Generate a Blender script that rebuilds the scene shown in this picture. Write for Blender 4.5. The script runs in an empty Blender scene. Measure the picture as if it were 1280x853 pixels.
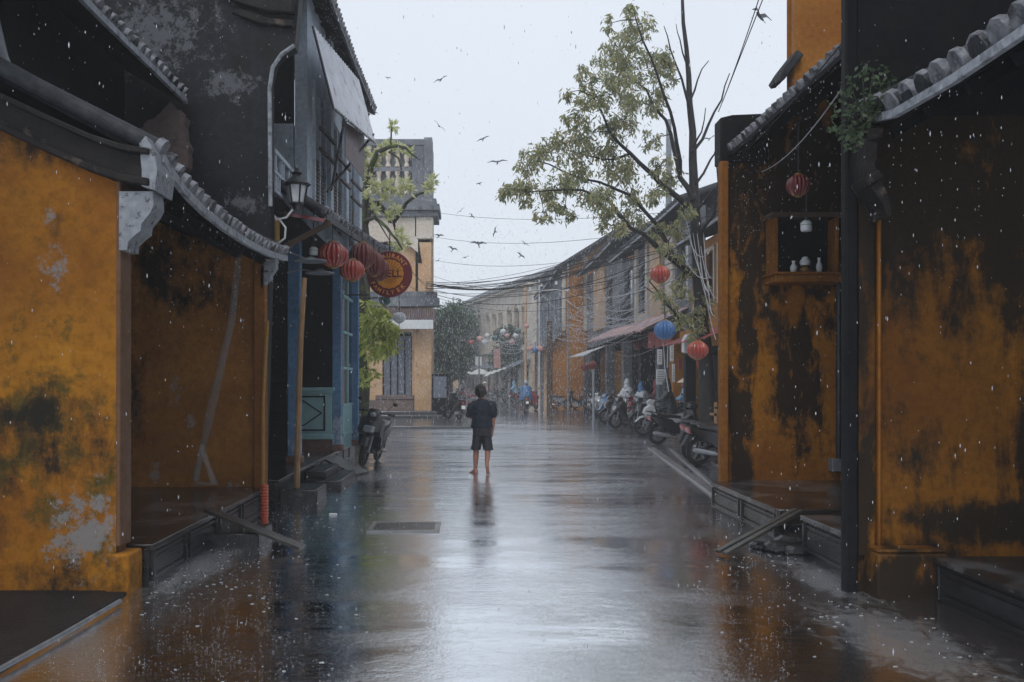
import bpy, math, random
from mathutils import Vector, Matrix
random.seed(7)
R = math.radians
S = bpy.context.scene
COL = S.collection
# ---------------------------------------------------------------- camera
H = 1.65; F = 1100.0; VX = 590.0; VY = 478.0
cd = bpy.data.cameras.new('camera'); cam = bpy.data.objects.new('camera', cd); COL.objects.link(cam)
cam.location = (0, 0, H); cam.rotation_euler = (R(90), 0, 0)
cd.sensor_width = 36; cd.lens = 36 * F / 1280
cd.shift_x = (640 - VX) / 1280; cd.shift_y = (VY - 426.5) / 1280
cd.clip_start = .05; cd.clip_end = 3000
S.camera = cam
# ---------------------------------------------------------------- sky, sun, exposure
w = bpy.data.worlds.new('World'); S.world = w; w.use_nodes = True
nt = w.node_tree; bg = nt.nodes['Background']; bg.inputs[1].default_value = 0.080
sky = nt.nodes.new('ShaderNodeTexSky'); sky.sky_type = 'NISHITA'; sky.sun_disc = False
sky.sun_elevation = R(55); sky.sun_rotation = R(160); sky.air_density = 1.5; sky.dust_density = 4
tc = nt.nodes.new('ShaderNodeTexCoord'); cn = nt.nodes.new('ShaderNodeTexNoise'); cn.inputs['Scale'].default_value = 1.6; cn.inputs['Detail'].default_value = 4
nt.links.new(tc.outputs['Generated'], cn.inputs['Vector'])
cr = nt.nodes.new('ShaderNodeValToRGB'); cr.color_ramp.elements[0].position = .3; cr.color_ramp.elements[1].position = .7
cr.color_ramp.elements[0].color = (6.3, 6.8, 7.6, 1); cr.color_ramp.elements[1].color = (6.8, 7.3, 8.05, 1)
nt.links.new(cn.outputs['Fac'], cr.inputs['Fac'])
mx = nt.nodes.new('ShaderNodeMix'); mx.data_type = 'RGBA'; mx.inputs[0].default_value = .93
nt.links.new(sky.outputs[0], mx.inputs[6]); nt.links.new(cr.outputs[0], mx.inputs[7]); nt.links.new(mx.outputs[2], bg.inputs[0])
sd = bpy.data.lights.new('sun', 'SUN'); sd.energy = .9; sd.angle = R(25); sd.color = (1, .97, .92)
sun = bpy.data.objects.new('sun', sd); COL.objects.link(sun); sun.rotation_euler = (R(35), 0, R(-20))
S.view_settings.view_transform = 'Standard'; S.view_settings.look = 'None'
S.view_settings.exposure = 0.62; S.view_settings.gamma = 1
S.cycles.use_denoising = True; S.cycles.denoising_prefilter = 'ACCURATE'
S.cycles.max_bounces = 6; S.cycles.diffuse_bounces = 3; S.cycles.glossy_bounces = 3; S.cycles.transmission_bounces = 4
S.cycles.volume_bounces = 1; S.cycles.transparent_max_bounces = 8
S.cycles.sample_clamp_indirect = 4

# ---------------------------------------------------------------- helpers
def W(px, py, Y): return Vector(((px - VX) / F * Y, Y, H + (VY - py) / F * Y))
WL = {}
def tag(o, label=None, cat=None, group=None, kind=None):
    if label: o['label'] = label
    if cat: o['category'] = cat
    if group: o['group'] = group
    if kind: o['kind'] = kind
    return o
def thing(name, loc, label, cat, group=None, rot=(0, 0, 0)):
    o = bpy.data.objects.new(name, None); COL.objects.link(o); o.location = loc; o.rotation_euler = rot
    o.empty_display_size = .2; WL[o] = Vector(loc)
    return tag(o, label, cat, group)
def copy_tree(o, parent=None):
    c = o.copy(); COL.objects.link(c); c.parent = parent
    for ch in list(o.children): copy_tree(ch, c)
    return c
class MB:
    def __init__(s): s.v = []; s.f = []
    def add(s, vs, fs):
        n = len(s.v); s.v += [Vector(v) for v in vs]; s.f += [tuple(i + n for i in f) for f in fs]; return s
    def box(s, x0, x1, y0, y1, z0, z1):
        return s.add([(x0,y0,z0),(x1,y0,z0),(x1,y1,z0),(x0,y1,z0),(x0,y0,z1),(x1,y0,z1),(x1,y1,z1),(x0,y1,z1)],
                     [(0,3,2,1),(4,5,6,7),(0,1,5,4),(1,2,6,5),(2,3,7,6),(3,0,4,7)])
    def obox(s, p0, p1, wd, ht, up=(0, 0, 1)):
        p0 = Vector(p0); p1 = Vector(p1); d = (p1 - p0).normalized(); a = d.cross(Vector(up))
        if a.length < 1e-4: a = d.cross(Vector((1, 0, 0)))
        a.normalize(); b = a.cross(d).normalized(); vs = []
        for p in (p0, p1):
            for i, j in ((-1, -1), (1, -1), (1, 1), (-1, 1)): vs.append(p + a * wd / 2 * i + b * ht / 2 * j)
        return s.add(vs, [(0,3,2,1),(4,5,6,7),(0,1,5,4),(1,2,6,5),(2,3,7,6),(3,0,4,7)])
    def prism(s, poly, ax, a, b):
        m = {'y': lambda p, t: (p[0], t, p[1]), 'x': lambda p, t: (t, p[0], p[1]), 'z': lambda p, t: (p[0], p[1], t)}[ax]
        n = len(poly); vs = [m(p, a) for p in poly] + [m(p, b) for p in poly]
        return s.add(vs, [tuple(range(n)), tuple(range(2 * n - 1, n - 1, -1))] + [(i, i + n, (i + 1) % n + n, (i + 1) % n) for i in range(n)])
    def tube(s, pts, rad, seg=8, ell=None, side=None):
        pts = [Vector(p) for p in pts]; n = len(pts)
        if not hasattr(rad, '__len__'): rad = [rad] * n
        vs = []; pa = Vector(side) if side else None
        for i, p in enumerate(pts):
            d = (pts[min(i + 1, n - 1)] - pts[max(i - 1, 0)]).normalized()
            if pa is None:
                pa = d.cross(Vector((0, 0, 1)))
                if pa.length < .05: pa = d.cross(Vector((0, 1, 0)))
            a = (pa - d * pa.dot(d))
            if a.length < 1e-4: a = d.orthogonal()
            a.normalize(); b = d.cross(a); pa = a; r = rad[i]
            ra, rb = (r if hasattr(r, '__len__') else (r, r))
            for k in range(seg):
                t = 2 * math.pi * k / seg; vs.append(p + a * math.cos(t) * ra + b * math.sin(t) * rb)
        fs = [tuple(range(seg - 1, -1, -1)), tuple(range((n - 1) * seg, n * seg))]
        for i in range(n - 1):
            for k in range(seg):
                k2 = (k + 1) % seg; fs.append((i*seg+k, i*seg+k2, (i+1)*seg+k2, (i+1)*seg+k))
        return s.add(vs, fs)
    def cap(s, p0, p1, r0, r1, seg=12):      # round-ended tapered limb
        p0 = Vector(p0); p1 = Vector(p1); d = (p1 - p0).normalized(); pts = []; rr = []
        for k in range(4):
            t = math.pi / 2 * k / 4; pts.append(p0 - d * r0 * math.cos(t)); rr.append(max(.001, r0 * math.sin(t)))
        pts.append(p0); rr.append(r0); pts.append(p1); rr.append(r1)
        for k in range(3, -1, -1):
            t = math.pi / 2 * k / 4; pts.append(p1 + d * r1 * math.cos(t)); rr.append(max(.001, r1 * math.sin(t)))
        return s.tube(pts, rr, seg)
    def limb(s, pts, rad, seg=12):
        for i in range(len(pts) - 1): s.cap(pts[i], pts[i + 1], rad[i], rad[i + 1], seg)
        return s
    def lathe(s, prof, c=(0, 0, 0), seg=20, flute=0, nf=12):
        c = Vector(c); vs = []; n = len(prof)
        for r, z in prof:
            for k in range(seg):
                t = 2 * math.pi * k / seg; q = r * (1 - flute * abs(math.cos(t * nf / 2)) ** 6)
                vs.append(c + Vector((q * math.cos(t), q * math.sin(t), z)))
        fs = [tuple(range(seg - 1, -1, -1)), tuple(range((n - 1) * seg, n * seg))]
        for i in range(n - 1):
            for k in range(seg):
                k2 = (k + 1) % seg; fs.append((i*seg+k, i*seg+k2, (i+1)*seg+k2, (i+1)*seg+k))
        return s.add(vs, fs)
    def ell(s, c, r, seg=14, rings=8):
        c = Vector(c); vs = []
        for i in range(rings + 1):
            a = math.pi * i / rings; z = -math.cos(a); q = max(.02, math.sin(a))
            for k in range(seg):
                t = 2 * math.pi * k / seg; vs.append(c + Vector((r[0]*q*math.cos(t), r[1]*q*math.sin(t), r[2]*z)))
        fs = [tuple(range(seg - 1, -1, -1)), tuple(range(rings * seg, (rings + 1) * seg))]
        for i in range(rings):
            for k in range(seg):
                k2 = (k + 1) % seg; fs.append((i*seg+k, i*seg+k2, (i+1)*seg+k2, (i+1)*seg+k))
        return s.add(vs, fs)
    def torus(s, c, r0, r1, ax='y', seg=24, sg=8):
        c = Vector(c); vs = []
        for i in range(seg):
            a = 2 * math.pi * i / seg
            for k in range(sg):
                t = 2 * math.pi * k / sg; q = r0 + r1 * math.cos(t); u = r1 * math.sin(t)
                p = {'y': (q*math.cos(a), u, q*math.sin(a)), 'z': (q*math.cos(a), q*math.sin(a), u), 'x': (u, q*math.cos(a), q*math.sin(a))}[ax]
                vs.append(c + Vector(p))
        fs = []
        for i in range(seg):
            for k in range(sg):
                i2 = (i+1) % seg; k2 = (k+1) % sg; fs.append((i*sg+k, i2*sg+k, i2*sg+k2, i*sg+k2))
        return s.add(vs, fs)
    def sheet(s, p00, p10, p11, p01, nu, nv, th=.012, amp=0., waves=0, jag=0.):   # corrugated sheet with thickness
        P = [Vector(p) for p in (p00, p10, p11, p01)]; nrm = (P[1]-P[0]).cross(P[3]-P[0]).normalized(); vs = []
        for side in (0, 1):
            for j in range(nv + 1):
                v = j / nv
                for i in range(nu + 1):
                    u = i / nu
                    p = P[0]*(1-u)*(1-v) + P[1]*u*(1-v) + P[2]*u*v + P[3]*(1-u)*v
                    vs.append(p + nrm * (amp * math.sin(u * waves * 2 * math.pi) + th * side) + Vector((0,0,-1)) * (jag * random.random() if j == 0 and side == 0 else 0))
        m = (nu+1)*(nv+1); fs = []
        for j in range(nv):
            for i in range(nu):
                a = j*(nu+1)+i; fs.append((a, a+nu+1, a+nu+2, a+1)); fs.append((a+m, a+1+m, a+nu+2+m, a+nu+1+m))
        for i in range(nu):
            fs.append((i, i+1, i+1+m, i+m)); a = nv*(nu+1)+i; fs.append((a, a+m, a+1+m, a+1))
        for j in range(nv):
            a = j*(nu+1); b = a+nu+1; fs.append((a, a+m, b+m, b)); a += nu; b += nu; fs.append((a, b, b+m, a+m))
        return s.add(vs, fs)
    def xf(s, mat):
        s.v = [mat @ v for v in s.v]; return s
    def build(s, name, mat, parent=None, local=False, smooth=35, bev=0, mods=None):
        me = bpy.data.meshes.new(name)
        if local: off = Vector((0, 0, 0))
        elif parent is not None: off = WL[parent]
        else:
            n = len(s.v); off = Vector((sum(v.x for v in s.v)/n, sum(v.y for v in s.v)/n, min(v.z for v in s.v)))
        me.from_pydata([tuple(v - off) for v in s.v], [], s.f)
        if isinstance(mat, (list, tuple)):
            for m in mat: me.materials.append(m)
        else: me.materials.append(mat)
        me.validate(); me.update()
        if smooth:
            me.polygons.foreach_set('use_smooth', [True] * len(me.polygons))
            me.set_sharp_from_angle(angle=R(smooth))
        o = bpy.data.objects.new(name, me); COL.objects.link(o)
        if parent is not None: o.parent = parent; WL[o] = off
        elif not local: o.location = off; WL[o] = off
        else: WL[o] = Vector((0, 0, 0))
        if bev:
            b = o.modifiers.new('bevel', 'BEVEL'); b.width = bev; b.segments = 2; b.limit_method = 'ANGLE'; b.angle_limit = R(40)
        return o
def holed(mb, ax, a, b, u0, u1, z0, z1, holes):
    cuts = sorted({u0, u1} | {h[0] for h in holes} | {h[1] for h in holes})
    for p, q in zip(cuts, cuts[1:]):
        hs = sorted([(h[2], h[3]) for h in holes if h[0] <= p + 1e-6 and h[1] >= q - 1e-6]); z = z0
        for lo, hi in hs + [(z1, z1)]:
            if lo > z + 1e-6:
                if ax == 'x': mb.box(a, b, p, q, z, lo)
                else: mb.box(p, q, a, b, z, lo)
            z = hi
    return mb
def text_into(mb, txt, size, M, th=.01):
    cu = bpy.data.curves.new('t', 'FONT'); cu.body = txt; cu.size = size; cu.extrude = th / 2; cu.align_x = 'CENTER'; cu.align_y = 'CENTER'; cu.offset = size * .02
    o = bpy.data.objects.new('t', cu); COL.objects.link(o); dg = bpy.context.evaluated_depsgraph_get()
    me = bpy.data.meshes.new_from_object(o.evaluated_get(dg)); mb.add([M @ v.co for v in me.vertices], [tuple(p.vertices) for p in me.polygons])
    bpy.data.objects.remove(o); bpy.data.meshes.remove(me)

# ---------------------------------------------------------------- materials
class NT:
    def __init__(s, name):
        m = bpy.data.materials.new(name); m.use_nodes = True; s.m = m; s.t = m.node_tree; s.p = s.t.nodes['Principled BSDF']
        s.geo = s.t.nodes.new('ShaderNodeNewGeometry')
    def n(s, ty, **k):
        o = s.t.nodes.new(ty)
        for a, b in k.items(): setattr(o, a, b)
        return o
    def l(s, a, b): s.t.links.new(a, b)
    def noise(s, scale, detail=5, stretch=(1, 1, 1), rough=.55, dist=0, off=(0, 0, 0)):
        mp = s.n('ShaderNodeMapping'); mp.inputs['Scale'].default_value = stretch; mp.inputs['Location'].default_value = off
        s.l(s.geo.outputs['Position'], mp.inputs['Vector'])
        o = s.n('ShaderNodeTexNoise'); o.inputs['Scale'].default_value = scale; o.inputs['Detail'].default_value = detail
        o.inputs['Roughness'].default_value = rough; o.inputs['Distortion'].default_value = dist
        s.l(mp.outputs[0], o.inputs['Vector']); return o.outputs['Fac']
    def ramp(s, fac, p0, p1, c0=(0, 0, 0, 1), c1=(1, 1, 1, 1)):
        o = s.n('ShaderNodeValToRGB'); e = o.color_ramp.elements; e[0].position = p0; e[1].position = p1; e[0].color = c0; e[1].color = c1
        s.l(fac, o.inputs['Fac']); return o.outputs['Color']
    def mix(s, fac, a, b):
        o = s.n('ShaderNodeMix', data_type='RGBA')
        for sock, v in ((o.inputs[0], fac), (o.inputs[6], a), (o.inputs[7], b)):
            if isinstance(v, (int, float)): sock.default_value = v
            elif isinstance(v, tuple): sock.default_value = (*v[:3], 1)
            else: s.l(v, sock)
        return o.outputs[2]
    def math(s, op, a, b=0.0, clamp=False):
        o = s.n('ShaderNodeMath', operation=op, use_clamp=clamp)
        for i, v in enumerate((a, b)):
            if isinstance(v, (int, float)): o.inputs[i].default_value = v
            else: s.l(v, o.inputs[i])
        return o.outputs[0]
    def bump(s, h, strength=.3, dist=.02):
        o = s.n('ShaderNodeBump'); o.inputs['Strength'].default_value = strength; o.inputs['Distance'].default_value = dist
        s.l(h, o.inputs['Height']); s.l(o.outputs[0], s.p.inputs['Normal'])
    def blob(s, c, r):      # 1 at the centre of an ellipsoid, 0 at its rim
        a = s.n('ShaderNodeVectorMath', operation='SUBTRACT'); s.l(s.geo.outputs['Position'], a.inputs[0]); a.inputs[1].default_value = c
        b = s.n('ShaderNodeVectorMath', operation='DIVIDE'); s.l(a.outputs[0], b.inputs[0]); b.inputs[1].default_value = r
        d = s.n('ShaderNodeVectorMath', operation='LENGTH'); s.l(b.outputs[0], d.inputs[0])
        return s.math('SUBTRACT', 1.0, d.outputs['Value'], True)
def pmat(name, c, c2=None, scale=6, rough=.5, bump=0., bs=40, metal=0, stain=None, ss=2.0, sp=(.5, .62), stretch=(1, 1, 1), spec=.5, trans=0, coat=0, island=False, sheen=0):
    t = NT(name); p = t.p; p.inputs['Roughness'].default_value = rough; p.inputs['Metallic'].default_value = metal
    p.inputs['Specular IOR Level'].default_value = spec if spec != .5 or rough < .45 else .12; p.inputs['Transmission Weight'].default_value = trans; p.inputs['Coat Weight'].default_value = coat
    c2 = c2 or tuple(x * .75 for x in c)
    f = t.geo.outputs['Random Per Island'] if island else t.ramp(t.noise(scale, 5, stretch), .3, .7)
    col = t.mix(f, c, c2)
    if stain: col = t.mix(t.ramp(t.noise(ss, 6, stretch, .65, .3), *sp), col, stain)
    t.l(col, p.inputs['Base Color'])
    if bump: t.bump(t.noise(bs, 5), bump)
    return t.m
def plaster(name, c, c2, mould=(.012, .012, .010), blobs=(), bl=1.0, base=.0, bare=(.28, .27, .25), bareblobs=(), green=None, gb=(), rough=.55, seed=0, streak=.5):
    t = NT(name); p = t.p
    big = t.noise(.9, 4, off=(seed, seed, 0)); col = t.mix(t.ramp(big, .35, .65), c, c2)
    fine = t.noise(14, 8, rough=.7, off=(seed, 0, 0)); col = t.mix(t.math('MULTIPLY', t.ramp(fine, .42, .68), .5), col, tuple(x * .45 for x in c2))
    st = t.noise(3.2, 8, (1.4, 1.4, .45), .68, .5, off=(seed * 3, 0, seed)); blot = t.noise(2.2, 9, (1, 1, .8), .72, off=(0, seed * 5, seed))
    if green:
        g = None
        for cc, rr in gb:
            b = t.blob(cc, rr); g = b if g is None else t.math('MAXIMUM', g, b)
        gm = t.math('ADD', t.math('MULTIPLY', g, .55), t.math('MULTIPLY', t.math('SUBTRACT', t.noise(3.5, 10, rough=.75, off=(seed, 9, 0)), .5), 3.2))
        col = t.mix(t.math('MULTIPLY', t.ramp(gm, .25, .65), .88), col, green)
    m = None
    for cc, rr in blobs:
        b = t.blob(cc, rr); m = b if m is None else t.math('MAXIMUM', m, b)
    if m is None: m = t.math('MULTIPLY', big, 0.0)
    k = t.math('ADD', t.math('MULTIPLY', t.math('MULTIPLY', m, 1.9, True), bl * .75), t.math('ADD', t.math('SUBTRACT', t.math('MULTIPLY', st, streak * 3.2), streak * 1.6), t.math('SUBTRACT', t.math('MULTIPLY', blot, 2.2), 1.1)))
    k = t.math('ADD', k, base)
    col = t.mix(t.math('MULTIPLY', t.ramp(k, .14, .58), .93), col, mould)
    if bareblobs:
        g = None
        for cc, rr in bareblobs:
            b = t.blob(cc, rr); g = b if g is None else t.math('MAXIMUM', g, b)
        gm = t.math('ADD', t.math('MULTIPLY', g, .8), t.math('MULTIPLY', t.math('SUBTRACT', t.noise(7, 12, rough=.8, off=(2, seed, 4)), .5), 3.2))
        col = t.mix(t.math('MULTIPLY', t.ramp(gm, .42, .66), .85), col, bare)
    t.l(col, p.inputs['Base Color']); p.inputs['Roughness'].default_value = rough; p.inputs['Specular IOR Level'].default_value = .10
    t.bump(t.math('ADD', t.noise(30, 8, rough=.7), t.math('MULTIPLY', blot, 2.0)), .35, .012)
    return t.m
ORA = (.44, .185, .02); ORB = (.30, .11, .014)
M = {}
M['wallL1'] = plaster('ochre plaster with green mould', (.37, .155, .013), (.22, .080, .009), blobs=[((-3.15, 6.9, .1), (1.0, 1, .38)), ((-3.7, 6.9, 1.05), (.35, 1, .5)), ((-2.95, 6.9, 1.0), (.45, 1, .35)), ((-3.5, 6.9, 3.55), (1.5, 1, .3)), ((-3.2, 6.9, 1.2), (.9, 1, .55)), ((-3.9, 6.9, .5), (.5, 1, .5))], bl=.55, base=-.12,
    green=(.062, .052, .012), gb=[((-3.4, 6.9, 1.3), (1.1, 1, 1.0)), ((-3.0, 6.9, .7), (.9, 1, .7))], bareblobs=[((-3.24, 6.9, 2.55), (.22, 1, .3)), ((-3.05, 6.9, .5), (.55, 1, .5)), ((-3.3, 6.9, 2.95), (.1, 1, .1))], bare=(.20, .205, .21), seed=1, streak=.45)
M['wallL1b'] = plaster('brown ochre plaster scratched', (.40, .175, .03), (.24, .10, .02), blobs=[((-3.6, 11.1, 3.2), (1.0, 1, 1.1)), ((-4.6, 11.1, 1.4), (.7, 1, 1.4))], bl=1.0, base=-.3, bareblobs=[((-3.75, 11.3, 1.55), (.16, 1, .32)), ((-3.55, 11.3, 1.1), (.13, 1, .25)), ((-3.0, 11.3, .36), (.25, 1, .1)), ((-4.0, 11.3, .5), (.12, 1, .25))], bare=(.30, .26, .23), seed=3)
M['edge'] = plaster('worn ochre edge', (.17, .105, .075), (.14, .07, .035), base=-.1, seed=5)
M['edgeo'] = plaster('orange edge', (.24, .10, .018), (.17, .06, .012), base=-.12, seed=6)
M['mould'] = plaster('black mouldy render', (.022, .024, .029), (.010, .012, .015), blobs=(), base=.12, bareblobs=[((-4.2, 11.6, 6.3), (1.5, 1, .9)), ((-3.2, 11.6, 5.6), (.7, 1, .4)), ((-3.0, 11.6, 4.0), (.55, 1, .25))], bare=(.11, .115, .13), seed=8)
M['darkshade'] = plaster('dark render with painted shade', (.010, .011, .014), (.005, .006, .008), base=.15, seed=11)  # near-black render; shade below upper eaves and in the recess is in this colour
M['pink'] = plaster('pinkish bare plaster', (.20, .145, .13), (.12, .10, .10), base=-.05, seed=12)
M['wallR1'] = plaster('near right ochre plaster with painted shade', (.24, .100, .012), (.12, .046, .008), blobs=[((4.6, 6.9, 3.6), (3.2, 1, 1.7)), ((6.0, 6.9, 2.0), (1.8, 1, 2.4)), ((3.2, 6.9, 3.1), (.6, 1, 1.1)), ((4.6, 6.9, 3.0), (1.1, 1, 1.4)), ((4.9, 6.9, 1.2), (.8, 1, 1.8)), ((3.0, 6.9, 1.2), (.22, 1, 2.0)), ((3.4, 6.9, .1), (.6, 1, .5)), ((4.4, 6.9, .55), (1.3, 1, .25))], bl=.9, base=.14, seed=14, streak=.6)  # mould stains, plus deep shade painted in by wide top blob and base
M['wallR2'] = plaster('ochre plaster with black streaks', (.36, .150, .013), (.21, .077, .009), blobs=[((4.3, 12, 4.5), (3, 1, 2.1)), ((3.6, 12, 1.0), (.25, 1, 1.3)), ((4.35, 12.3, 1.7), (.55, 1, 1.5)), ((4.5, 12.3, 4.2), (1.6, 1, 1.2)), ((4.0, 12.3, 3.5), (.7, 1, 1.1)), ((5.1, 12.3, 3.3), (.5, 1, 1.6)), ((3.7, 12.3, 2.4), (.2, 1, 1.4))], bl=1.0, base=.02, seed=17, streak=.9)
M['orange'] = plaster('orange limewash', (.40, .18, .035), (.30, .115, .02), base=-.22, seed=20)
M['orangef'] = plaster('faded orange limewash', (.60, .43, .28), (.48, .30, .17), base=-.08, seed=21)
M['cream'] = plaster('cream weathered plaster', (.60, .55, .48), (.48, .41, .34), base=-.1, seed=23)
M['greywall'] = plaster('grey weathered plaster', (.20, .21, .23), (.11, .12, .14), base=.0, seed=25)
M['paleblue'] = plaster('pale blue white plaster', (.50, .55, .62), (.36, .42, .50), base=-.05, seed=27)
M['blue'] = plaster('worn blue paint', (.13, .25, .40), (.09, .17, .30), mould=(.05, .06, .07), base=-.08, bareblobs=[((-2.6, 16, .5), (1.5, 6, .9))], bare=(.34, .40, .46), seed=29)
M['teal'] = pmat('pale teal paint', (.26, .44, .46), (.20, .36, .39), rough=.4, stain=(.10, .14, .15), sp=(.6, .72))
M['brick'] = pmat('wet brick', (.20, .09, .06), (.10, .055, .045), 14, .4, .4, 20)
M['tile'] = pmat('dark roof tiles', (.045, .048, .055), (.018, .020, .024), 9, .45, .4, 30, stain=(.13, .14, .15), sp=(.60, .75))
M['lime'] = pmat('smooth pale lime', (.28, .30, .33), (.18, .195, .22), 16, .6, .3, 50, stain=(.07, .07, .075), ss=14, sp=(.56, .64))
M['tileend'] = pmat('weathered mortar', (.24, .25, .28), (.10, .105, .12), 12, .5, .4, 30, stain=(.03, .03, .035), ss=5)
M['band'] = pmat('dark weathered moulding', (.024, .021, .020), (.010, .010, .011), 5, .6, .5, 30, stain=(.11, .085, .07), sp=(.58, .72), ss=5, stretch=(1, 1, 1))
M['mortar'] = pmat('pale grey lime moulding', (.34, .36, .40), (.20, .22, .25), 14, .55, .3, 40, stain=(.07, .07, .075), ss=9, sp=(.52, .7))
M['stone'] = pmat('wet black stone', (.024, .024, .027), (.011, .011, .013), 8, .26, .35, 40, stain=(.07, .07, .075), sp=(.6, .75), ss=5, spec=.6)
M['stonetop'] = pmat('wet brown platform', (.030, .024, .021), (.014, .012, .012), 3, .16, .2, 30, stain=(.09, .09, .095), sp=(.5, .6), ss=1.3, spec=.7)
M['black'] = pmat('black timber', (.010, .010, .012), (.005, .005, .007), 8, .6, spec=.05)
M['dark'] = pmat('dark interior', (.008, .009, .011), (.004, .005, .006), 4, .8, spec=.02)  # near-black colour stands in for the shade inside porches and shops
M['wood'] = pmat('weathered timber', (.10, .065, .045), (.05, .035, .028), 6, .45, .3, 40, stretch=(1, 1, .2))
M['plank'] = pmat('wet plank', (.06, .055, .05), (.028, .027, .027), 9, .2, .3, 50)
M['bamboo'] = pmat('bamboo', (.30, .19, .10), (.18, .11, .06), 20, .45, stretch=(1, 1, .3))
M['yellow'] = pmat('yellow plastic', (.30, .17, .03), (.22, .12, .02), 20, .4)
M['coil'] = pmat('orange coil', (.50, .075, .02), (.36, .05, .02), 20, .4)
M['steel'] = pmat('grey steel', (.25, .27, .30), (.15, .16, .18), 12, .4, metal=.3)
M['sheet'] = pmat('pale corrugated sheet', (.62, .64, .68), (.46, .48, .53), 3, .5, stain=(.22, .19, .19), ss=3, sp=(.58, .72))
M['sheetd'] = pmat('rusty brown sheet', (.16, .12, .12), (.10, .08, .09), 5, .5)
M['redlant'] = pmat('red lantern silk', (.30, .020, .014), (.17, .012, .010), 12, .35, coat=.3)
M['redlantd'] = pmat('dark red lantern silk', (.13, .012, .016), (.09, .012, .014), 12, .4)
M['orlant'] = pmat('orange red lantern silk', (.36, .045, .025), (.22, .022, .015), 12, .35, coat=.3)
M['bluelant'] = pmat('blue lantern silk', (.04, .15, .36), (.03, .09, .24), 12, .4)
M['greenlant'] = pmat('green lantern silk', (.05, .13, .12), (.03, .09, .08), 12, .4)
M['whitelant'] = pmat('white lantern silk', (.60, .62, .64), (.45, .47, .5), 12, .5)
M['pinklant'] = pmat('pale pink lantern silk', (.55, .32, .30), (.45, .25, .24), 12, .5)
M['gold'] = pmat('brass cap', (.30, .17, .05), (.2, .12, .04), 12, .4, metal=.5)
M['glassw'] = pmat('milky glass', (.55, .58, .6), (.4, .43, .46), 12, .25)
M['iron'] = pmat('black iron', (.018, .02, .024), (.01, .011, .014), 12, .35, spec=.6)
M['bark'] = pmat('wet bark', (.034, .031, .031), (.014, .014, .015), 10, .5, .6, 30, stretch=(1, 1, .3))
M['moss'] = pmat('mossy bark', (.060, .055, .042), (.035, .034, .03), 8, .6, .6, 30, stain=(.07, .10, .03), sp=(.5, .6), ss=4)
def leafmat(name, a, b, c, tr=.45):
    t = NT(name); r = t.n('ShaderNodeValToRGB'); e = r.color_ramp.elements; e[0].color = (*a, 1); e[1].color = (*c, 1); e.new(.55).color = (*b, 1)
    t.l(t.geo.outputs['Random Per Island'], r.inputs['Fac']); t.l(r.outputs[0], t.p.inputs['Base Color']); t.p.inputs['Roughness'].default_value = .45
    tl = t.n('ShaderNodeBsdfTranslucent'); t.l(r.outputs[0], tl.inputs[0]); ms = t.n('ShaderNodeMixShader'); ms.inputs[0].default_value = tr
    t.l(t.p.outputs[0], ms.inputs[1]); t.l(tl.outputs[0], ms.inputs[2]); t.l(ms.outputs[0], t.t.nodes['Material Output'].inputs[0]); return t.m
M['leafA'] = leafmat('olive leaves', (.16, .20, .12), (.32, .34, .18), (.48, .41, .22))
M['leafB'] = leafmat('bright young leaves', (.20, .26, .05), (.38, .43, .10), (.55, .58, .18), .4)
M['leafP'] = leafmat('pale tuft leaves', (.42, .45, .20), (.58, .60, .34), (.70, .70, .46), .4)
M['leafD'] = leafmat('deep green leaves', (.03, .06, .03), (.05, .10, .045), (.09, .14, .06))
M['leafS'] = leafmat('small wall plant leaves', (.035, .06, .03), (.06, .10, .05), (.12, .16, .09))
M['bird'] = pmat('grey feathers', (.10, .11, .12), (.07, .075, .085), 20, .7)
M['cable'] = pmat('black cable', (.02, .02, .022), None, 10, .5)
M['cablel'] = pmat('pale grey cable', (.36, .38, .41), None, 10, .5)
M['skin'] = pmat('wet skin', (.27, .125, .085), (.22, .10, .07), 30, .4)
M['hair'] = pmat('wet black hair', (.010, .009, .009), (.005, .005, .005), 60, .35, .5, 120)
M['navy'] = pmat('wet navy cotton', (.022, .029, .042), (.011, .015, .025), 18, .5, .35, 30)
M['shorts'] = pmat('wet charcoal shorts', (.040, .040, .048), (.022, .022, .028), 18, .5, .35, 30)
M['rainblue'] = pmat('blue raincoat plastic', (.05, .16, .36), (.04, .12, .27), 8, .25, .5, 14)
M['rainpale'] = pmat('pale blue poncho', (.18, .33, .47), (.14, .26, .40), 8, .3, .5, 14)
M['rainwhite'] = pmat('translucent white poncho', (.52, .55, .58), (.36, .39, .42), 7, .3, .6, 12)
M['raindark'] = pmat('dark green black raincoat', (.022, .030, .034), (.014, .018, .022), 8, .25, .5, 14)
M['rainred'] = pmat('red poncho', (.36, .03, .045), (.26, .02, .035), 8, .3, .5, 14)
M['hatstraw'] = pmat('straw hat', (.78, .68, .56), (.66, .56, .45), 30, .6)
M['bikeblack'] = pmat('glossy black plastic', (.010, .011, .013), (.007, .008, .010), 10, .3, coat=.12, spec=.4)
M['bikewhite'] = pmat('glossy white plastic', (.44, .46, .48), (.36, .38, .40), 10, .2, coat=.6)
M['bikered'] = pmat('dark red plastic', (.18, .02, .025), (.14, .015, .02), 10, .2, coat=.6)
M['bikeblue'] = pmat('blue plastic', (.05, .12, .25), (.04, .10, .2), 10, .2, coat=.6)
M['bikegrey'] = pmat('silver grey plastic', (.20, .22, .25), (.15, .17, .19), 10, .2, coat=.6)
M['rubber'] = pmat('rubber', (.012, .012, .013), None, 10, .6)
M['rim'] = pmat('grey wheel metal', (.12, .13, .14), (.08, .085, .09), 10, .35, metal=.6)
M['chrome'] = pmat('chrome', (.55, .57, .6), None, 10, .15, metal=1)
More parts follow.
